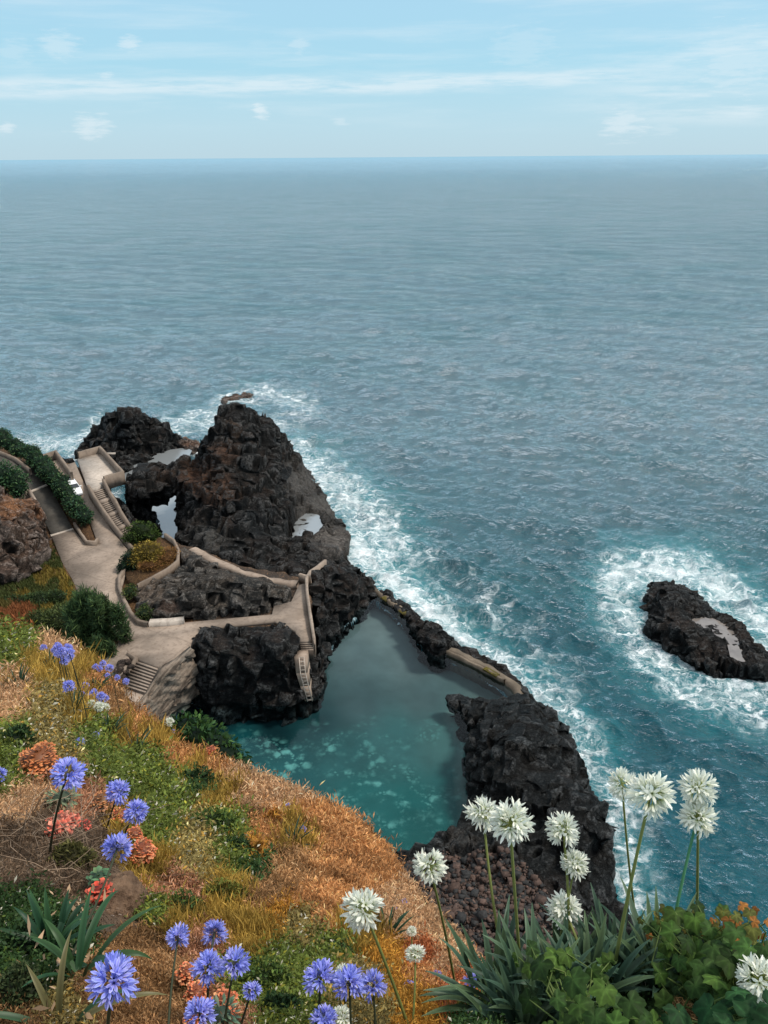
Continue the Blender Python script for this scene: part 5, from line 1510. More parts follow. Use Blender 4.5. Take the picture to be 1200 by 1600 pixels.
def umbel(kind, seed):
    r = np.random.default_rng(seed)
    R = .075
    v_ = seed % 5
    n = int((42 if kind == 'white' else 32) * (1, .78, 1.1, .9, 1.0)[v_])
    lo = -.7 if kind == 'white' else -.2
    mb = MB(); pd = MB()
    for i in range(n):
        z = lo + (1 - lo) * ((i + .5) / n); a = i * 2.39996 + r.normal(0, .15)
        z = min(.995, max(-.9, z + r.normal(0, .05)))
        s_ = math.sqrt(1 - z * z)
        d = np.array([s_ * math.cos(a), s_ * math.sin(a), z])
        d[2] -= .10 * (1 - z); d /= np.linalg.norm(d)
        Rr = R * r.uniform(.78, 1.08)
        bud = r.uniform() < (.08, .16, .3, .05, .2)[v_]
        wilt = r.uniform() < (.05, .12, .02, .18, .08)[v_]
        if wilt: d[2] -= .7; d /= np.linalg.norm(d)
        base = d * Rr * .48
        pd.tube([d * .004, d * Rr * .25 + r.normal(0, .0015, 3), base], [.0011, .001, .0012], 4, col=(np.array([.30, .34, .09]) if kind == 'white' else np.array([.10, .10, .12])) * r.uniform(.6, 1.3), cap=False)
        u = np.cross(d, r.normal(0, 1, 3)); u /= np.linalg.norm(u); v = np.cross(d, u)
        tilt = r.normal(0, .2, 3); ax = d + tilt; ax /= np.linalg.norm(ax)
        # ovary at the throat
        pd.tube([base, base + ax * Rr * .10], [.0018, .0026], 5, col=np.array([.22, .27, .08]) if kind == 'white' else np.array([.05, .05, .14]), cap=False)
        L = Rr * (.54 if not bud else .4)
        flare = (.27 if kind == 'white' else .22) * r.uniform(.75, 1.25) if not bud else .02
        ph0 = r.uniform(0, 6.28)
        lav = np.array([1.25, 1.12, .98]) if r.uniform() < .35 else np.array([.85, .85, .92]) if r.uniform() < .3 else np.ones(3)
        for k in range(6):
            an = ph0 + k * math.pi / 3
            o = u * math.cos(an) + v * math.sin(an); sd_ = np.cross(ax, o)
            w = (.0105 if kind == 'white' else .0115) * r.uniform(.85, 1.15) * (1 if not bud else .6)
            cs = [(.06, .0025, .35), (.45, .0055 + flare * L * .35, .8), (.78, .006 + flare * L * 1.2, 1.0), (1.0, .004 + flare * L * 2.1 + .002, .25)]
            V = []; C = []
            tone = r.uniform(.85, 1.1)
            for t_, ro, ww in cs:
                c = base + ax * L * t_ + o * ro
                fold = -o * .0012
                V += [c - sd_ * w * ww * .5, c + fold, c + sd_ * w * ww * .5]
                if kind == 'white':
                    g = np.array([.86, .87, .80]) * tone if t_ > .3 else np.array([.55, .62, .36])
                    C += [g, g * np.array([.93, .94, .86]), g]
                else:
                    g = np.array([.36, .42, .88]) * tone * (.8 + .4 * t_)
                    g = g * lav
                    C += [g * 1.1, g * np.array([.6, .55, .85]), g * 1.1]
            Q = [(j * 3 + q, (j + 1) * 3 + q, (j + 1) * 3 + q + 1, j * 3 + q + 1) for j in range(3) for q in (0, 1)]
            mb.add(V, Q=Q, col=np.clip(C, 0, .9))
    return mb.get(), pd.get()


PROTO = {}
for kind, ns in (('white', 5), ('blue', 5)):
    for i in range(ns):
        (V, F, C), (V2, F2, C2) = umbel(kind, 100 + i + (50 if kind == 'blue' else 0))
        PROTO[kind, i] = (mesh_np('umbel', V, F, col=C), mesh_np('pedicels', V2, F2, col=C2))
        PROTO[kind, i][0].materials.append(M['petal_' + kind]); PROTO[kind, i][1].materials.append(M['stalk'])
count = [0]


def flower(kind, px, py, dia, label, base=None, depth=None, group=None, real=.15, squash=1.0, lean=None, col=(.20, .23, .07)):
    """head at a photo point; its distance follows from its size; the stalk runs down to the hillside"""
    count[0] += 1
    dep = depth if depth else real * FPX / dia
    gd = float(hill_depth(np.array([px]), np.array([max(py + dia * .6, np.interp(px, SX, SY) + 2)]))[0])
    if depth is None: dep = min(dep, gd * .985)
    real = dia * dep / FPX
    head = PD(px, py, dep)
    if base is None:
        # straight down until the slope is met
        s_ = .05; foot = None
        while s_ < 1.4:
            q = head + np.array([.02, 0, -s_]); x_, y_, d_ = project(q)
            if y_ > np.interp(x_, SX, SY) and d_ >= float(hill_depth(np.array([x_]), np.array([y_]))[0]): break
            s_ += .03
        foot = head + np.array([.05 * s_ * rng.uniform(-1, 1), .03, -s_])
    else:
        bd = base[2] if len(base) > 2 else float(hill_depth(np.array([base[0]]), np.array([base[1]]))[0])
        foot = PD(base[0], base[1], bd)
    t = thing('agapanthus_flower', label, 'flower', foot, group)
    ax = head - foot; ln = np.linalg.norm(ax)
    mid = foot + ax * .5 + np.array([rng.normal(0, .025), rng.normal(0, .02), 0]) * ln
    u = np.linspace(0, 1, 9)[:, None]
    curve = (1 - u) ** 2 * foot + 2 * u * (1 - u) * mid + u ** 2 * head
    rad = np.linspace(.0055, .0042, 9) * max(.8, min(1.4, real / .13))
    mb = MB(); mb.tube(curve, rad, 7, col=np.array(col))
    V, F, C = mb.get(); part('stalk', V, F, M['stalk'], t, col=C, smooth=True)
    tang = curve[-1] - curve[-2]; tang /= np.linalg.norm(tang)
    tang = tang + np.array([rng.normal(0, .15), rng.normal(0, .15) - .05, 0])
    me, me2 = PROTO[kind, count[0] % 5]
    o = link('flower_head', me, None, t, loc=Vector(head - foot))
    o.rotation_mode = 'QUATERNION'
    o.rotation_quaternion = Vector(tang).to_track_quat('Z', 'Y') @ Matrix.Rotation(rng.uniform(0, 6.28), 4, 'Z').to_quaternion()
    k = real / .15 * .97
    o.scale = (k, k, k * squash)
    link('pedicels', me2, None, o)
    return t


def W_(*a, **k): return flower('white', *a, **k)
def B_(*a, **k): return flower('blue', *a, **k)


W_(755, 1270, 56, 'white agapanthus head, left of the touching pair in front of the pool corner', base=(790, 1525, 3.2))
W_(797, 1286, 70, 'white agapanthus head, right and larger of the touching pair in front of the pool corner', base=(812, 1500, 2.9))
W_(880, 1297, 56, 'greenish white agapanthus topmost of the three stacked over the black rock', base=(890, 1500, 3.0))
W_(898, 1350, 48, 'half open white agapanthus, middle of the three stacked over the black rock', base=(868, 1500, 3.1))
W_(882, 1423, 58, 'white agapanthus head lowest of the three stacked over the black rock', base=(906, 1480, 2.95))
W_(972, 1225, 52, 'white agapanthus head peeking out behind the biggest one against the surf', base=(1000, 1480, 3.5))
W_(1017, 1240, 74, 'biggest white agapanthus head of the right side, standing against the sea foam', base=(962, 1500, 2.7))
W_(1091, 1232, 60, 'white agapanthus head, upper of the two against the dark blue sea', base=(1088, 1480, 3.2))
W_(1090, 1277, 62, 'white agapanthus head, lower of the two against the dark blue sea', base=(1045, 1480, 2.9), col=(.08, .25, .12))
W_(1186, 1530, 68, 'white agapanthus head cut by the right frame edge among broad leaves', base=(1190, 1640, 2.4), depth=2.25)
W_(671, 1352, 58, 'white agapanthus head on a lone stalk in front of the stony beach', base=(712, 1545, 3.6), depth=3.1)
W_(568, 1420, 68, 'white agapanthus head alone over the orange slope', base=(640, 1610, 2.85), depth=2.7)
W_(649, 1490, 34, 'small half open white agapanthus above the rusty grass', base=(645, 1600, 2.9), depth=3.0, squash=.8)
W_(643, 1455, 17, 'tiny fading cream agapanthus bud above the half open white one', base=(645, 1520, 4.2), depth=4.2)
W_(535, 1520, 26, 'white agapanthus head mostly hidden behind the row of blue ones', depth=2.9)
W_(533, 1592, 42, 'white agapanthus head cut by the bottom frame edge', base=(540, 1650, 2.6), depth=2.55)
W_(265, 1128, 16, 'white agapanthus at the hill edge against the dark shrub', depth=17.6, base=(268, 1164, 18))
for x, y, dia in ((155, 1104, 17), (143, 1100, 15), (164, 1105, 15), (187, 1124, 10), (159, 1098, 13)):
    W_(x, y, dia, 'tiny white agapanthus among blue ones high on the slope', group='tiny white agapanthus high on the slope')

DK = (.05, .06, .035)
B_(105, 1210, 58, 'blue agapanthus head beside the orange rosette mound', base=(78, 1330, 3.9), squash=.8, col=DK)
B_(184, 1237, 40, 'blue agapanthus head uppermost of the three beside the coral rosettes', base=(165, 1300), squash=.85, col=DK)
B_(211, 1268, 40, 'blue agapanthus head middle of the three beside the coral rosettes', base=(190, 1320), squash=.85, col=DK)
B_(183, 1326, 50, 'blue agapanthus head on the long leaning dark stalk', base=(84, 1545, 2.75), depth=3.1, col=DK)
B_(178, 1532, 82, 'largest blue agapanthus head, over the brown soil at the lower left', base=(165, 1660, 2.3), depth=2.15, squash=.8, col=DK)
B_(278, 1467, 42, 'blue agapanthus head on a straight dark stalk right of the brown soil', base=(262, 1625, 2.55), depth=2.75, col=DK)
B_(335, 1458, 42, 'blue agapanthus head at the top of the cluster of four at the bottom', base=(328, 1510, 3.2), squash=.8, col=DK)
B_(325, 1512, 54, 'blue agapanthus head left in the cluster of four at the bottom', base=(318, 1610, 2.7), depth=2.65, squash=.85, col=DK)
B_(367, 1505, 50, 'blue agapanthus head right in the cluster of four at the bottom', base=(348, 1620, 2.65), depth=2.6, col=DK)
B_(393, 1549, 32, 'ragged blue agapanthus head below the cluster of four at the bottom', base=(370, 1625, 2.7), depth=2.65, squash=.8, col=DK)
B_(312, 1584, 54, 'blue agapanthus head cut by the bottom edge beside coral leaves', base=(310, 1680, 2.4), depth=2.4, squash=.85, col=DK)
B_(501, 1528, 58, 'violet blue agapanthus head leftmost in the row of three at the bottom', base=(480, 1660, 2.55), depth=2.5, squash=.85, col=DK)
B_(546, 1538, 54, 'violet blue agapanthus head in the middle of the row of three at the bottom', base=(552, 1670, 2.5), depth=2.45, col=DK)
B_(583, 1540, 46, 'violet blue agapanthus head rightmost in the row of three at the bottom', base=(590, 1660, 2.6), depth=2.6, col=DK)
B_(506, 1594, 44, 'violet blue agapanthus head under the row of three, cut by the bottom edge', base=(500, 1680, 2.4), depth=2.4, col=DK)
for x, y, dia in ((640, 1542, 22), (683, 1525, 18), (695, 1543, 24), (735, 1532, 25), (694, 1555, 18)):
    B_(x, y, dia, 'small violet agapanthus in the rusty grass left of the strap leaves', group='small violet agapanthus in the rusty grass', depth=3.6 + rng.uniform(0, .6), base=(x + 6, y + 46), col=DK)
B_(632, 1408, 10, 'tiny violet agapanthus at the slope edge, on a thin leaning stalk', base=(612, 1448), col=DK)
B_(617, 1418, 8, 'tiny pale violet agapanthus just left of the leaning one at the slope edge', base=(612, 1445), col=DK)
B_(473, 1297, 14, 'small blue agapanthus on the tan slope, beside a leaf tuft', col=DK)
B_(450, 1260, 11, 'tiny blue agapanthus just under the tan slope edge', col=DK)
B_(456, 1290, 7, 'tiniest blue agapanthus on the tan slope', col=DK)
for x, y, dia in ((90, 1012, 13), (97, 1019, 13), (106, 1013, 12), (108, 1021, 15), (90, 1022, 11), (100, 1026, 11), (110, 1027, 10), (85, 1016, 9), (68, 1012, 9), (101, 1034, 11)):
    B_(x, y, dia * 1.3, 'blue agapanthus in the dense tuft below the tamarisk', group='blue agapanthus tuft below the tamarisk', col=DK)
for x, y, dia in ((161, 1037, 9), (149, 1042, 8), (156, 1045, 8), (171, 1044, 11), (168, 1056, 8), (183, 1059, 8), (197, 1065, 9)):
    B_(x, y, dia * 1.3, 'pale blue agapanthus along the slope edge near the steps', group='pale blue agapanthus near the steps', col=DK)
for x, y, dia in ((107, 1072, 15), (113, 1079, 11), (104, 1082, 9), (134, 1072, 10), (128, 1085, 9), (147, 1083, 11), (140, 1088, 9), (158, 1088, 12), (164, 1092, 11), (155, 1097, 10)):
    B_(x, y, dia * 1.3, 'blue agapanthus in the loose patch above the tiny white ones', group='blue agapanthus above the tiny white ones', col=DK)
B_(125, 1160, 16, 'blue agapanthus head left of two in the green weeds', col=DK)
B_(150, 1150, 14, 'blue agapanthus head right of two in the green weeds', col=DK)
B_(-2, 1212, 26, 'blue agapanthus head cut by the left frame edge', col=DK)
B_(271, 1143, 8, 'tiny pale blue agapanthus next to the white one at the hill edge', depth=17.6, base=(272, 1166, 18), col=DK)


# strap leaved clumps
def strap_clump(label, foot, n, L, wid, cols, spread=1.0, up=.6, radius=.06, group=None, droop=1.0):
    t = thing('agapanthus_plant', label, 'plant', foot, group)
    for k in range(n):
        mb = MB()
        a = 2 * math.pi * k / n * 1.618 + rng.uniform(-.3, .3)
        hz = np.array([math.cos(a), math.sin(a), 0]); ln = L * rng.uniform(.65, 1.15)
        e0 = rng.uniform(up, 1.45)
        p = np.array(foot) + hz * rng.uniform(0, radius) + np.array([0, 0, -.02]); ang = e0
        tw = rng.normal(0, .25)
        V = []; C = []
        m_ = 9; base_c = np.array(cols[rng.integers(0, len(cols))]) * rng.uniform(.75, 1.25)
        curl = droop * rng.uniform(.5, 1.5) * spread
        for j in range(m_ + 1):
            u = j / m_
            d = hz * math.cos(ang) + np.array([0, 0, math.sin(ang)])
            nrm = np.array([0, 0, math.cos(ang)]) - hz * math.sin(ang)
            sd_ = np.cross(d, nrm); sd_ = sd_ * math.cos(tw * u) + nrm * math.sin(tw * u)
            w = wid * (.55 + .9 * u - 1.42 * u ** 2.2) if u < 1 else wid * .03
            w = max(w, wid * .04)
            V += [p - sd_ * w, p - nrm * w * -.0 - nrm * w * .35, p + sd_ * w]
            b_ = .6 + .5 * u
            C += [base_c * b_ * 1.1, base_c * b_ * .7, base_c * b_ * 1.1]
            p = p + d * ln / m_; ang -= curl * (.4 + u) / m_
        Q = [(j * 3 + q, (j + 1) * 3 + q, (j + 1) * 3 + q + 1, j * 3 + q + 1) for j in range(m_) for q in (0, 1)]
        mb.add(V, Q=Q, col=np.array(C)); V, F, C = mb.get()
        part('leaf', V, F, M['strap'], t, col=np.clip(C, 0, .9), smooth=True)
    return t


M['strap'] = leaf_material('strap_leaves', .42, .15, 0, .2)
SG = [(.055, .105, .065), (.075, .13, .075), (.06, .115, .075), (.09, .145, .07)]
SGd = [(.02, .055, .03), (.03, .07, .035)]
for lab, x, y, d_, n, L in (('fan of strap leaves at the left end of the white agapanthus bed', 775, 1560, 3.05, 36, .30),
                            ('dense strap leaf clump under the three stacked white flowers', 880, 1545, 2.95, 40, .30),
                            ('upright strap leaves in the middle of the white agapanthus bed', 960, 1530, 2.95, 40, .30),
                            ('strap leaf clump below the biggest white flower at right', 1030, 1540, 2.9, 34, .29),
                            ('low strap leaves at the bottom edge under the fan', 815, 1620, 2.7, 34, .28),
                            ('strap leaf clump between the stacked flowers and the tallest one', 920, 1560, 2.8, 34, .27),
                            ('small strap leaf clump on the left side of the lobed leaves', 840, 1575, 2.75, 30, .26)):
    strap_clump(lab, PD(x, y, d_), n, L, .0185, SG, up=.7, radius=.1, droop=1.0)
strap_clump('broad dark strap leaves with yellow tips at the left edge', PD(80, 1480, 2.95), 22, .20, .017, [(.02, .062, .03), (.03, .08, .04), (.025, .07, .025)], up=.5, radius=.1, droop=1.3)
strap_clump('few arching strap leaves beside the leaning dark stalk', PD(120, 1510, 2.75), 9, .32, .018, [(.03, .085, .035), (.05, .11, .04)], up=.4, radius=.06, droop=1.6)
strap_clump('single fleshy strap leaves at the lower left corner', PD(90, 1600, 2.5), 6, .3, .015, [(.05, .11, .05), (.13, .12, .05)], up=.4, radius=.05, droop=1.6)
for x, y, s_, lab in ((604, 1462, 1.0, 'small dark leaf tuft between the white heads on the slope'), (455, 1322, 1.3, 'small dark leaf tuft beside the tiny blue flowers on the tan slope'), (80, 1045, 3.0, 'dark leaf tuft below the blue flowers under the tamarisk'), (150, 1078, 2.8, 'dark leaf tuft behind the loose blue patch'), (115, 1115, 2.6, 'broad green leaf tuft below the tiny white flowers'), (170, 1150, 2.4, 'dark leaf tuft right of the two blue heads'), (213, 1175, 2.0, 'thin upright leaf tuft in the golden grass'), (30, 1080, 2.4, 'pale leaf tuft near the left edge')):
    dd = float(hill_depth(np.array([x]), np.array([y]))[0])
    strap_clump(lab, PD(x, y, dd), 16, .30 * min(1.6, max(.6, dd / 8)), .014 * min(1.8, max(.7, dd / 8)), SGd, up=.4, radius=.05, droop=1.2)


# broad leaved vine
def lobed_leaf(mb, c, nrm, tipdir, R, colr):
    nrm = nrm / np.linalg.norm(nrm); tipdir = tipdir - nrm * (tipdir @ nrm); tipdir /= np.linalg.norm(tipdir)
    sd_ = np.cross(nrm, tipdir)
    prof = [(0, 1.0), (7, .88), (12, .86), (20, .78), (30, .68), (38, .78), (46, .84), (54, .94), (60, .86), (68, .82), (78, .72), (88, .64), (98, .70), (108, .76), (116, .80), (124, .68), (136, .62), (150, .50), (166, .40), (174, .16)]
    ang = [-a for a, r in prof[::-1]] + [a for a, r in prof[1:]]
    rad = [r for a, r in prof[::-1]] + [r for a, r in prof[1:]]
    V = [c]; C = [np.array(colr) * 1.25]
    for ring, rr in ((.5, .5), (1, 1)):
        for a, r in zip(ang, rad):
            r2 = r * rr * R * (1 + rng.normal(0, .02))
            x, y = math.sin(math.radians(a)) * r2, math.cos(math.radians(a)) * r2
            cup = -.28 * (r2 / R) ** 2 * R + .05 * R * math.cos(math.radians(a) * 5) * rr
            V.append(c + sd_ * x + tipdir * y + nrm * cup)
            vein = .75 + .6 * max(math.exp(-((abs(a) - q) / 6) ** 2) for q in (0, 54, 116)) * (1 if ring < 1 else .4)
            C.append(np.array(colr) * vein * (1.0 if ring < 1 else .92))
    n = len(ang)
    T = [(0, 1 + i + 1, 1 + i) for i in range(n - 1)]
    Q = [(1 + i, 1 + i + 1, 1 + n + i + 1, 1 + n + i) for i in range(n - 1)]
    mb.add(V, T, Q, np.clip(C, 0, .9))


def vine(label, spots, foot, cols, group=None):
    t = thing('broad_leaved_vine', label, 'plant', foot, group)
    st = MB()
    extra = [(x + rng.normal(0, 24), y + abs(rng.normal(0, 20)) + 6, d_ + rng.uniform(.03, .12), dia * rng.uniform(.6, .95)) for x, y, d_, dia in spots for _ in range(3)]
    for x, y, d_, dia in list(spots) + extra:
        c = PD(x, y, d_)
        mb = MB()
        view = CAM - c; view /= np.linalg.norm(view)
        nrm = view * .55 + np.array([rng.normal(0, .4), rng.normal(0, .3), .75])
        tip = np.array([rng.normal(0, .6), -.5 + rng.normal(0, .5), -.35])
        col_ = np.array(cols[rng.integers(0, len(cols))]) * rng.uniform(.5, 1.2)
        lobed_leaf(mb, c, nrm, tip, dia * d_ / FPX * rng.uniform(.34, .54), col_)
        V, F, C = mb.get(); part('leaf', V, F, M['vine'], t, col=C, smooth=True)
        mid = (c + np.array(foot)) / 2 + np.array([rng.normal(0, .05), rng.normal(0, .05), .05])
        st.tube([np.array(foot) + rng.normal(0, .02, 3), mid, c], [.004, .003, .002], 5, col=(.12, .17, .05), cap=False)
    V, F, C = st.get(); part('stems', V, F, M['stalk'], t, col=C)


M['vine'] = leaf_material('vine_leaves', .6, .2, 60, .10)
VG = [(.055, .115, .022), (.075, .14, .026), (.038, .08, .02)]
vine('dark green lobed leaves spreading in front of the strap leaves', [(845, 1505, 2.55, 62), (895, 1530, 2.4, 70), (870, 1495, 2.6, 50), (945, 1545, 2.35, 64), (985, 1565, 2.3, 60), (830, 1480, 2.7, 40), (905, 1570, 2.25, 70), (930, 1590, 2.2, 66), (870, 1560, 2.3, 50), (960, 1600, 2.15, 70), (1010, 1590, 2.2, 56), (885, 1490, 2.6, 40), (925, 1515, 2.5, 46)], PD(910, 1640, 2.5), VG)
vine('tall mound of bright lobed leaves at the right, beneath the two white heads', [(1055, 1425, 2.8, 44), (1085, 1435, 2.75, 52), (1050, 1455, 2.7, 46), (1110, 1450, 2.65, 50), (1075, 1470, 2.6, 58), (1115, 1480, 2.5, 66), (1140, 1500, 2.4, 70), (1100, 1510, 2.45, 60), (1060, 1500, 2.6, 50), (1150, 1455, 2.5, 50), (1170, 1480, 2.4, 56), (1195, 1480, 2.35, 54), (1120, 1530, 2.35, 66), (1085, 1540, 2.4, 54), (1040, 1475, 2.75, 40), (1180, 1510, 2.3, 58), (1030, 1520, 2.6, 40), (1090, 1415, 2.85, 36), (1130, 1425, 2.75, 38), (1215, 1500, 2.3, 60)],
     PD(1110, 1600, 2.7), VG + [(.06, .125, .03)])
vine('deep green lobed leaves filling the lower right corner', [(1150, 1550, 2.2, 70), (1110, 1575, 2.15, 76), (1170, 1590, 2.05, 80), (1130, 1600, 2.05, 70), (1200, 1570, 2.05, 70), (1060, 1580, 2.2, 56), (1210, 1600, 2.0, 80), (1165, 1565, 2.15, 50)], PD(1150, 1680, 2.3), [(.018, .065, .022), (.028, .085, .028)])
vine('autumn orange and olive leaves at the right edge of the vine mound', [(1160, 1415, 2.62, 32), (1150, 1430, 2.6, 34), (1172, 1425, 2.6, 28), (1175, 1450, 2.55, 40), (1140, 1438, 2.65, 40), (1165, 1465, 2.5, 40), (1130, 1425, 2.7, 32), (1120, 1435, 2.7, 36), (1178, 1440, 2.5, 26), (1155, 1480, 2.45, 32), (1028, 1430, 2.85, 18), (1040, 1420, 2.85, 26)], PD(1150, 1560, 2.7), [(.32, .13, .03), (.40, .16, .04), (.16, .14, .03), (.12, .13, .03)])


# rosette succulents
def rosette_mound(label, px, py, dia, cols, n=150, leaf=.2, wid=.5, flat=.8, name='rosette_succulent', depth=None, group=None, tiers=1):
    d_ = depth or float(hill_depth(np.array([px]), np.array([py + dia * .35]))[0])
    R = dia * .5 * d_ / FPX
    c = PD(px, py, d_ * .975)
    foot = c - np.array([0, 0, R * flat])
    t = thing(name, label, 'succulent', foot, group)
    mb = MB()
    for i in range(n):
        z = 1 - 1.55 * (i + .5) / n; a = i * 2.39996; s_ = math.sqrt(max(0, 1 - z * z))
        o = np.array([s_ * math.cos(a), s_ * math.sin(a), z]) + rng.normal(0, .06, 3); o /= np.linalg.norm(o)
        b = c + o * np.array([1, 1, flat]) * R * (.74 + .22 * math.sin(o[0] * 5 + px) * math.sin(o[1] * 4 + py) + rng.normal(0, .05))
        L = R * leaf * rng.uniform(.8, 1.3)
        u = np.cross(o, (.1, .2, 1)); u /= np.linalg.norm(u) + 1e-9; v = np.cross(u, o)
        dirv = o * .75 - v * .45 + u * rng.normal(0, .6) ; dirv /= np.linalg.norm(dirv)
        w = L * wid
        cc = np.array(cols[rng.integers(0, len(cols))]) * rng.uniform(.7, 1.25)
        mid = b + dirv * L * .65
        mb.add([b, mid - u * w, b + dirv * L, mid + u * w, mid + np.cross(u, dirv) * w * .25], T=[(0, 4, 1), (1, 4, 2), (2, 4, 3), (3, 4, 0)], col=np.clip([cc * .35, cc, cc * 1.2, cc, cc * .9], 0, .9))
    V, F, C = mb.get(); part('leaves', V, F, M['fleshy'], t, col=C)
    v, tt, q = blob_mesh(c, np.array([R, R, R * flat]) * .78)
    mb = MB(); mb.add(v, tt, q, np.array(cols[0]) * .3); mb.tube([foot - np.array([0, 0, .05]), c], [R * .2, R * .15], 7, col=(.1, .06, .04))
    V, F, C = mb.get(); part('stem', V, F, M['fleshy'], t, col=C)
    return t


M['fleshy'] = leaf_material('fleshy_leaves', .5, .12, 0, .35)
OR = [(.58, .19, .06), (.64, .26, .10), (.50, .15, .05)]
CO = [(.66, .17, .06), (.72, .25, .11), (.60, .13, .05), (.66, .31, .14)]
RD = [(.70, .13, .075), (.74, .26, .17), (.66, .16, .10)]
rosette_mound('large rusty orange rosette dome beside the blue head at left', 60, 1190, 64, OR, 420, .2, .42, .85)
rosette_mound('coral rosettes behind the uppermost blue head', 160, 1252, 34, [(.5, .22, .08), (.46, .16, .06)], 140, .28)
rosette_mound('small coral rosette under the middle blue head', 186, 1274, 26, CO, 110, .3)
rosette_mound('coral rosette beside the leaning blue flower, upper one', 209, 1305, 30, CO, 140, .26)
rosette_mound('coral rosette dome beside the leaning blue flower, lower and larger one', 222, 1332, 44, CO, 260, .22)
for i, (x, y, dia) in enumerate(((88, 1282, 17), (98, 1280, 15), (106, 1278, 15), (84, 1296, 16), (95, 1293, 17), (105, 1292, 16), (113, 1284, 15), (118, 1280, 13))):
    rosette_mound('smooth salmon red fleshy leaf bulb in the tight cluster among dry twigs', x, y, dia, RD, 26, .9, .55, .9, group='salmon red bulbs among dry twigs')
rosette_mound('single red rosette next to the salmon cluster', 133, 1288, 14, [(.62, .08, .05), (.55, .1, .06)], 30, .8)
rosette_mound('bright scarlet succulent on the bare brown soil', 157, 1392, 28, [(.68, .07, .035), (.6, .11, .06)], 44, .75, .55, .7)
rosette_mound('green edged red rosette above the scarlet succulent', 154, 1371, 25, [(.07, .16, .07), (.10, .20, .09), (.12, .20, .08)], 40, .8, .5, .55)
rosette_mound('grey green spiky rosette under the large blue head at left', 96, 1248, 36, [(.14, .19, .10), (.20, .24, .13)], 60, .9, .16, .6)
for x, y, dia, lab in ((292, 1520, 32, 'coral leaf mound left of the bottom blue cluster'), (306, 1552, 36, 'coral leaf mound beneath the bottom blue cluster'), (352, 1566, 42, 'bright coral leaf mound right of the blue head at the bottom edge'), (302, 1592, 30, 'coral leaf mound at the bottom frame edge')):
    rosette_mound(lab, x, y, dia, CO, 150, .28, .45, .8)
rosette_mound('grey green spiky rosette at the bottom edge beneath the blue cluster', 345, 1588, 40, [(.10, .17, .10), (.16, .23, .14)], 70, .9, .14, .7)
rosette_mound('small orange mound on the hill edge by the dark shrub', 330, 1172, 16, CO, 80, .3)

# shrubs on the slope
def hs(label, px, py, dia, cols, n, leaf, aspect=.45, flat=.7, name='shrub', **kw):
    d_ = float(hill_depth(np.array([px]), np.array([py]))[0]); R = dia * .5 * d_ / FPX
    c = PD(px, py, d_)
    lobes = [(c + np.array([0, 0, R * .25]), (R * .8, R * .8, R * flat))]
    for k in range(5):
        a = rng.uniform(0, 6.28); lobes.append((c + np.array([math.cos(a) * R * .55, math.sin(a) * R * .55, rng.uniform(-.1, .35) * R]), np.array([.5, .5, .42]) * R * rng.uniform(.8, 1.2)))
    shrub(name, label, 'shrub', lobes, n, leaf * d_ / FPX, cols, aspect=aspect, core=.6, **kw)


DG = [(.025, .055, .022), (.035, .075, .028), (.05, .09, .03)]
MG = [(.075, .13, .03), (.11, .16, .035), (.055, .10, .03)]
YG = [(.16, .17, .035), (.22, .20, .04), (.11, .14, .03)]
KG = [(.42, .19, .035), (.36, .15, .035), (.48, .25, .05)]
hs('dark green shrub in the middle of the slope', 308, 1232, 70, DG, 2600, 7)
hs('dark shrub beside the amber bush on the slope', 372, 1335, 56, DG, 2000, 7)
hs('amber orange bush halfway down the slope', 394, 1342, 58, KG, 2200, 7, .5)
hs('smaller amber bush above the amber orange one', 425, 1290, 46, KG, 1200, 6, .5)
hs('dark green shrub at the left edge near the rosette dome', 22, 1165, 60, DG, 1800, 7)
hs('yellow green shrub below the pink dry grass', 350, 1410, 74, YG, 3000, 6.5, .35)
hs('feathery green shrub between the pink grass and the bottom blue cluster', 285, 1428, 74, MG, 3000, 6.5, .35)
hs('mid green shrub above the pink dry grass', 330, 1300, 80, MG, 3000, 6)
hs('green bush under the cluster of blue flowers at the bottom', 410, 1545, 90, MG, 3600, 7)
hs('dark shrub at the bottom between the blue groups', 440, 1590, 70, DG, 2200, 8)
hs('dark green bush beneath the strap leaves in the lower left', 45, 1490, 110, DG, 4500, 8)
hs('dark green bush in the lower left corner', 25, 1560, 90, [(.05, .075, .03), (.07, .09, .035), (.03, .05, .02)], 3500, 8)
hs('olive shrub below the dry twigs at left', 110, 1350, 70, [(.12, .11, .035), (.09, .09, .03)], 2400, 8, .3)
hs('small dark green shrub in front of the row of violet heads', 530, 1495, 44, DG, 1400, 6)
hs('yellow green feathery plant at the bottom under the lobed leaves', 900, 1588, 60, YG, 2600, 6, .3)
hs('yellow green feathery plant left of the strap leaves at the bottom edge', 735, 1590, 60, YG, 2400, 6, .3)
hs('straw coloured tuft at the bottom edge under the vine', 1065, 1592, 56, [(.42, .22, .09), (.5, .3, .14)], 1800, 11, .08)
hs('dark undergrowth behind the strap leaves under the biggest white flower', 1010, 1530, 120, DG, 3500, 12)
hs('dark undergrowth inside the tall vine mound', 1110, 1520, 150, DG, 4000, 12)
# dark shrub hanging over the hill edge toward the pool
lb = []
for x, y, d_, R in ((275, 1150, 18.6, .55), (295, 1150, 18.3, .62), (315, 1162, 17.8, .6), (335, 1176, 17.3, .55), (352, 1188, 16.8, .45), (366, 1202, 16.4, .35), (305, 1140, 18.6, .4)):
    lb.append((PD(x, y, d_), (R, R, R * .75)))
shrub('shrub', 'dark glossy green shrub hanging over the hill edge above the pool', 'shrub', lb, 3600, .13, [(.02, .055, .02), (.035, .085, .025), (.06, .12, .03)], aspect=.5, core=.75)


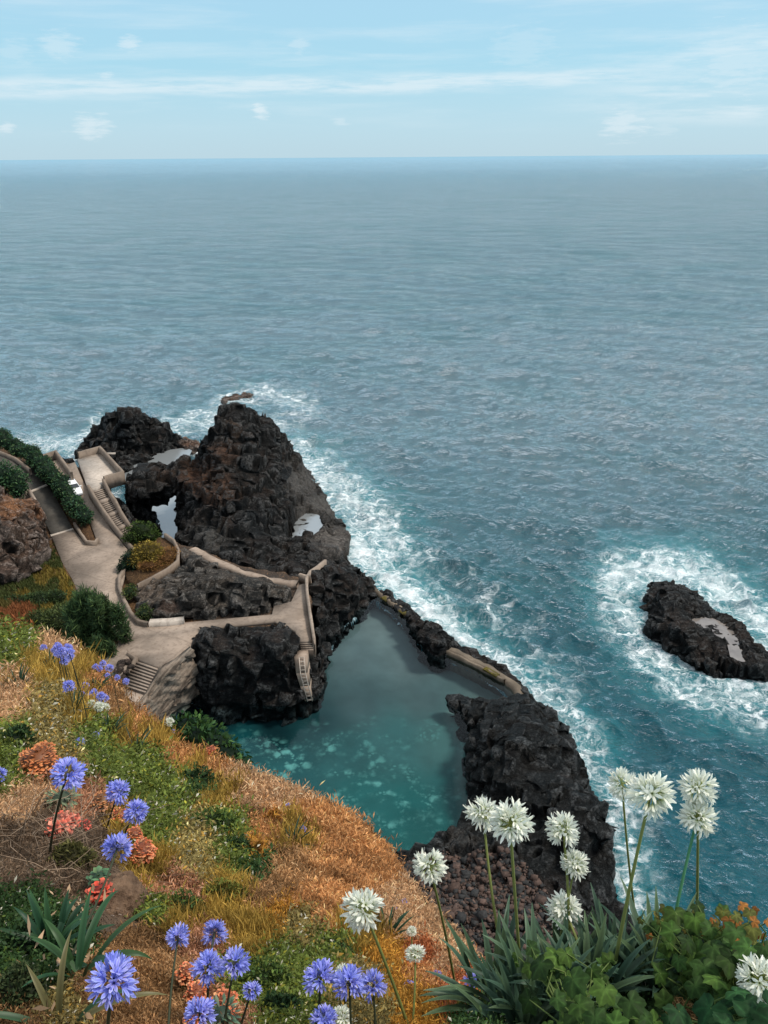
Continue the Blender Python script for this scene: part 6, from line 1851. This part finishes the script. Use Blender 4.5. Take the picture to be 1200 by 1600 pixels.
# bare boulder and dry twigs
def soil_rock():
    c = PD(184, 1412, float(hill_depth(np.array([178.]), np.array([1425.]))[0]) * 1.03)
    v, tt, q = blob_mesh((0, 0, 0), (.13, .16, .13))
    me = mesh_np('tmp2', v, [np.array(tt), np.array(q)])
    co, no, qq = remesh(v, [np.array(tt), np.array(q)], .012, 2)
    co = co + no * (.05 * fbm(co * 7, 5, 3) + .012 * fbm(co * 40, 3, 8))[:, None]
    simple('soil_boulder', co + c, qq, M['soilrock'], 'bare brown earth hump beside the scarlet succulent', 'boulder', smooth=True)
t = NT('brown_earth'); p = t.pos()
n1 = t.noise(p, 12, 6, .7); n2 = t.noise(p, 60, 4, .7)
M['soilrock'] = t.out(t.bsdf(t.mix(t.step(n1, .3, .7), (.075, .046, .03), (.22, .14, .09)), .95, t.bump(t.math('ADD', n1, t.math('MULTIPLY', n2, .5)), 1, .03), .1))
soil_rock()
def twigs():
    mb = MB()
    for k in range(230):
        x, y = rng.normal(75, 55), rng.normal(1315, 45)
        if x < -20 or y > 1400 or y < 1215: continue
        d_ = float(hill_depth(np.array([x]), np.array([y]))[0])
        a = PD(x, y, d_ * .99); L = rng.uniform(.08, .35) * d_ / 3.5
        dv = rng.normal(0, 1, 3) * np.array([1, .8, .35]); dv /= np.linalg.norm(dv)
        m_ = a + dv * L * .5 + rng.normal(0, .03, 3); e = a + dv * L + np.array([0, 0, -.03])
        c_ = np.array([.32, .23, .16]) * rng.uniform(.3, 1.25)
        mb.tube([a, m_, e], [.0026, .0022, .001], 4, col=c_, cap=False)
    V, F, C = mb.get()
    simple('dry_twigs', V, F, M['stalk'], 'tangle of grey dry twigs around the salmon bulbs', None, None, 'stuff', col=C)
twigs()
def litter():
    mb = MB()
    for k in range(44):
        x, y = rng.choice([rng.normal(105, 30), rng.normal(120, 16)]), rng.uniform(1395, 1590)
        d_ = float(hill_depth(np.array([x]), np.array([y]))[0]) * .93
        a = PD(x, y, d_); dv = rng.normal(0, 1, 3); dv /= np.linalg.norm(dv); L = rng.uniform(.03, .10)
        s_ = np.cross(dv, rng.normal(0, 1, 3)); s_ /= np.linalg.norm(s_)
        mb.add([a, a + dv * L * .5 + s_ * .01, a + dv * L, a + dv * L * .5 - s_ * .008], Q=[(0, 1, 2, 3)], col=np.array([.5, .33, .2]) * rng.uniform(.5, 1.3))
    V, F, C = mb.get()
    simple('dead_leaves', V, F, M['leaf'], 'withered tan leaf scraps among the strap leaves at left', None, None, 'stuff', col=np.clip(C, 0, .85))
litter()
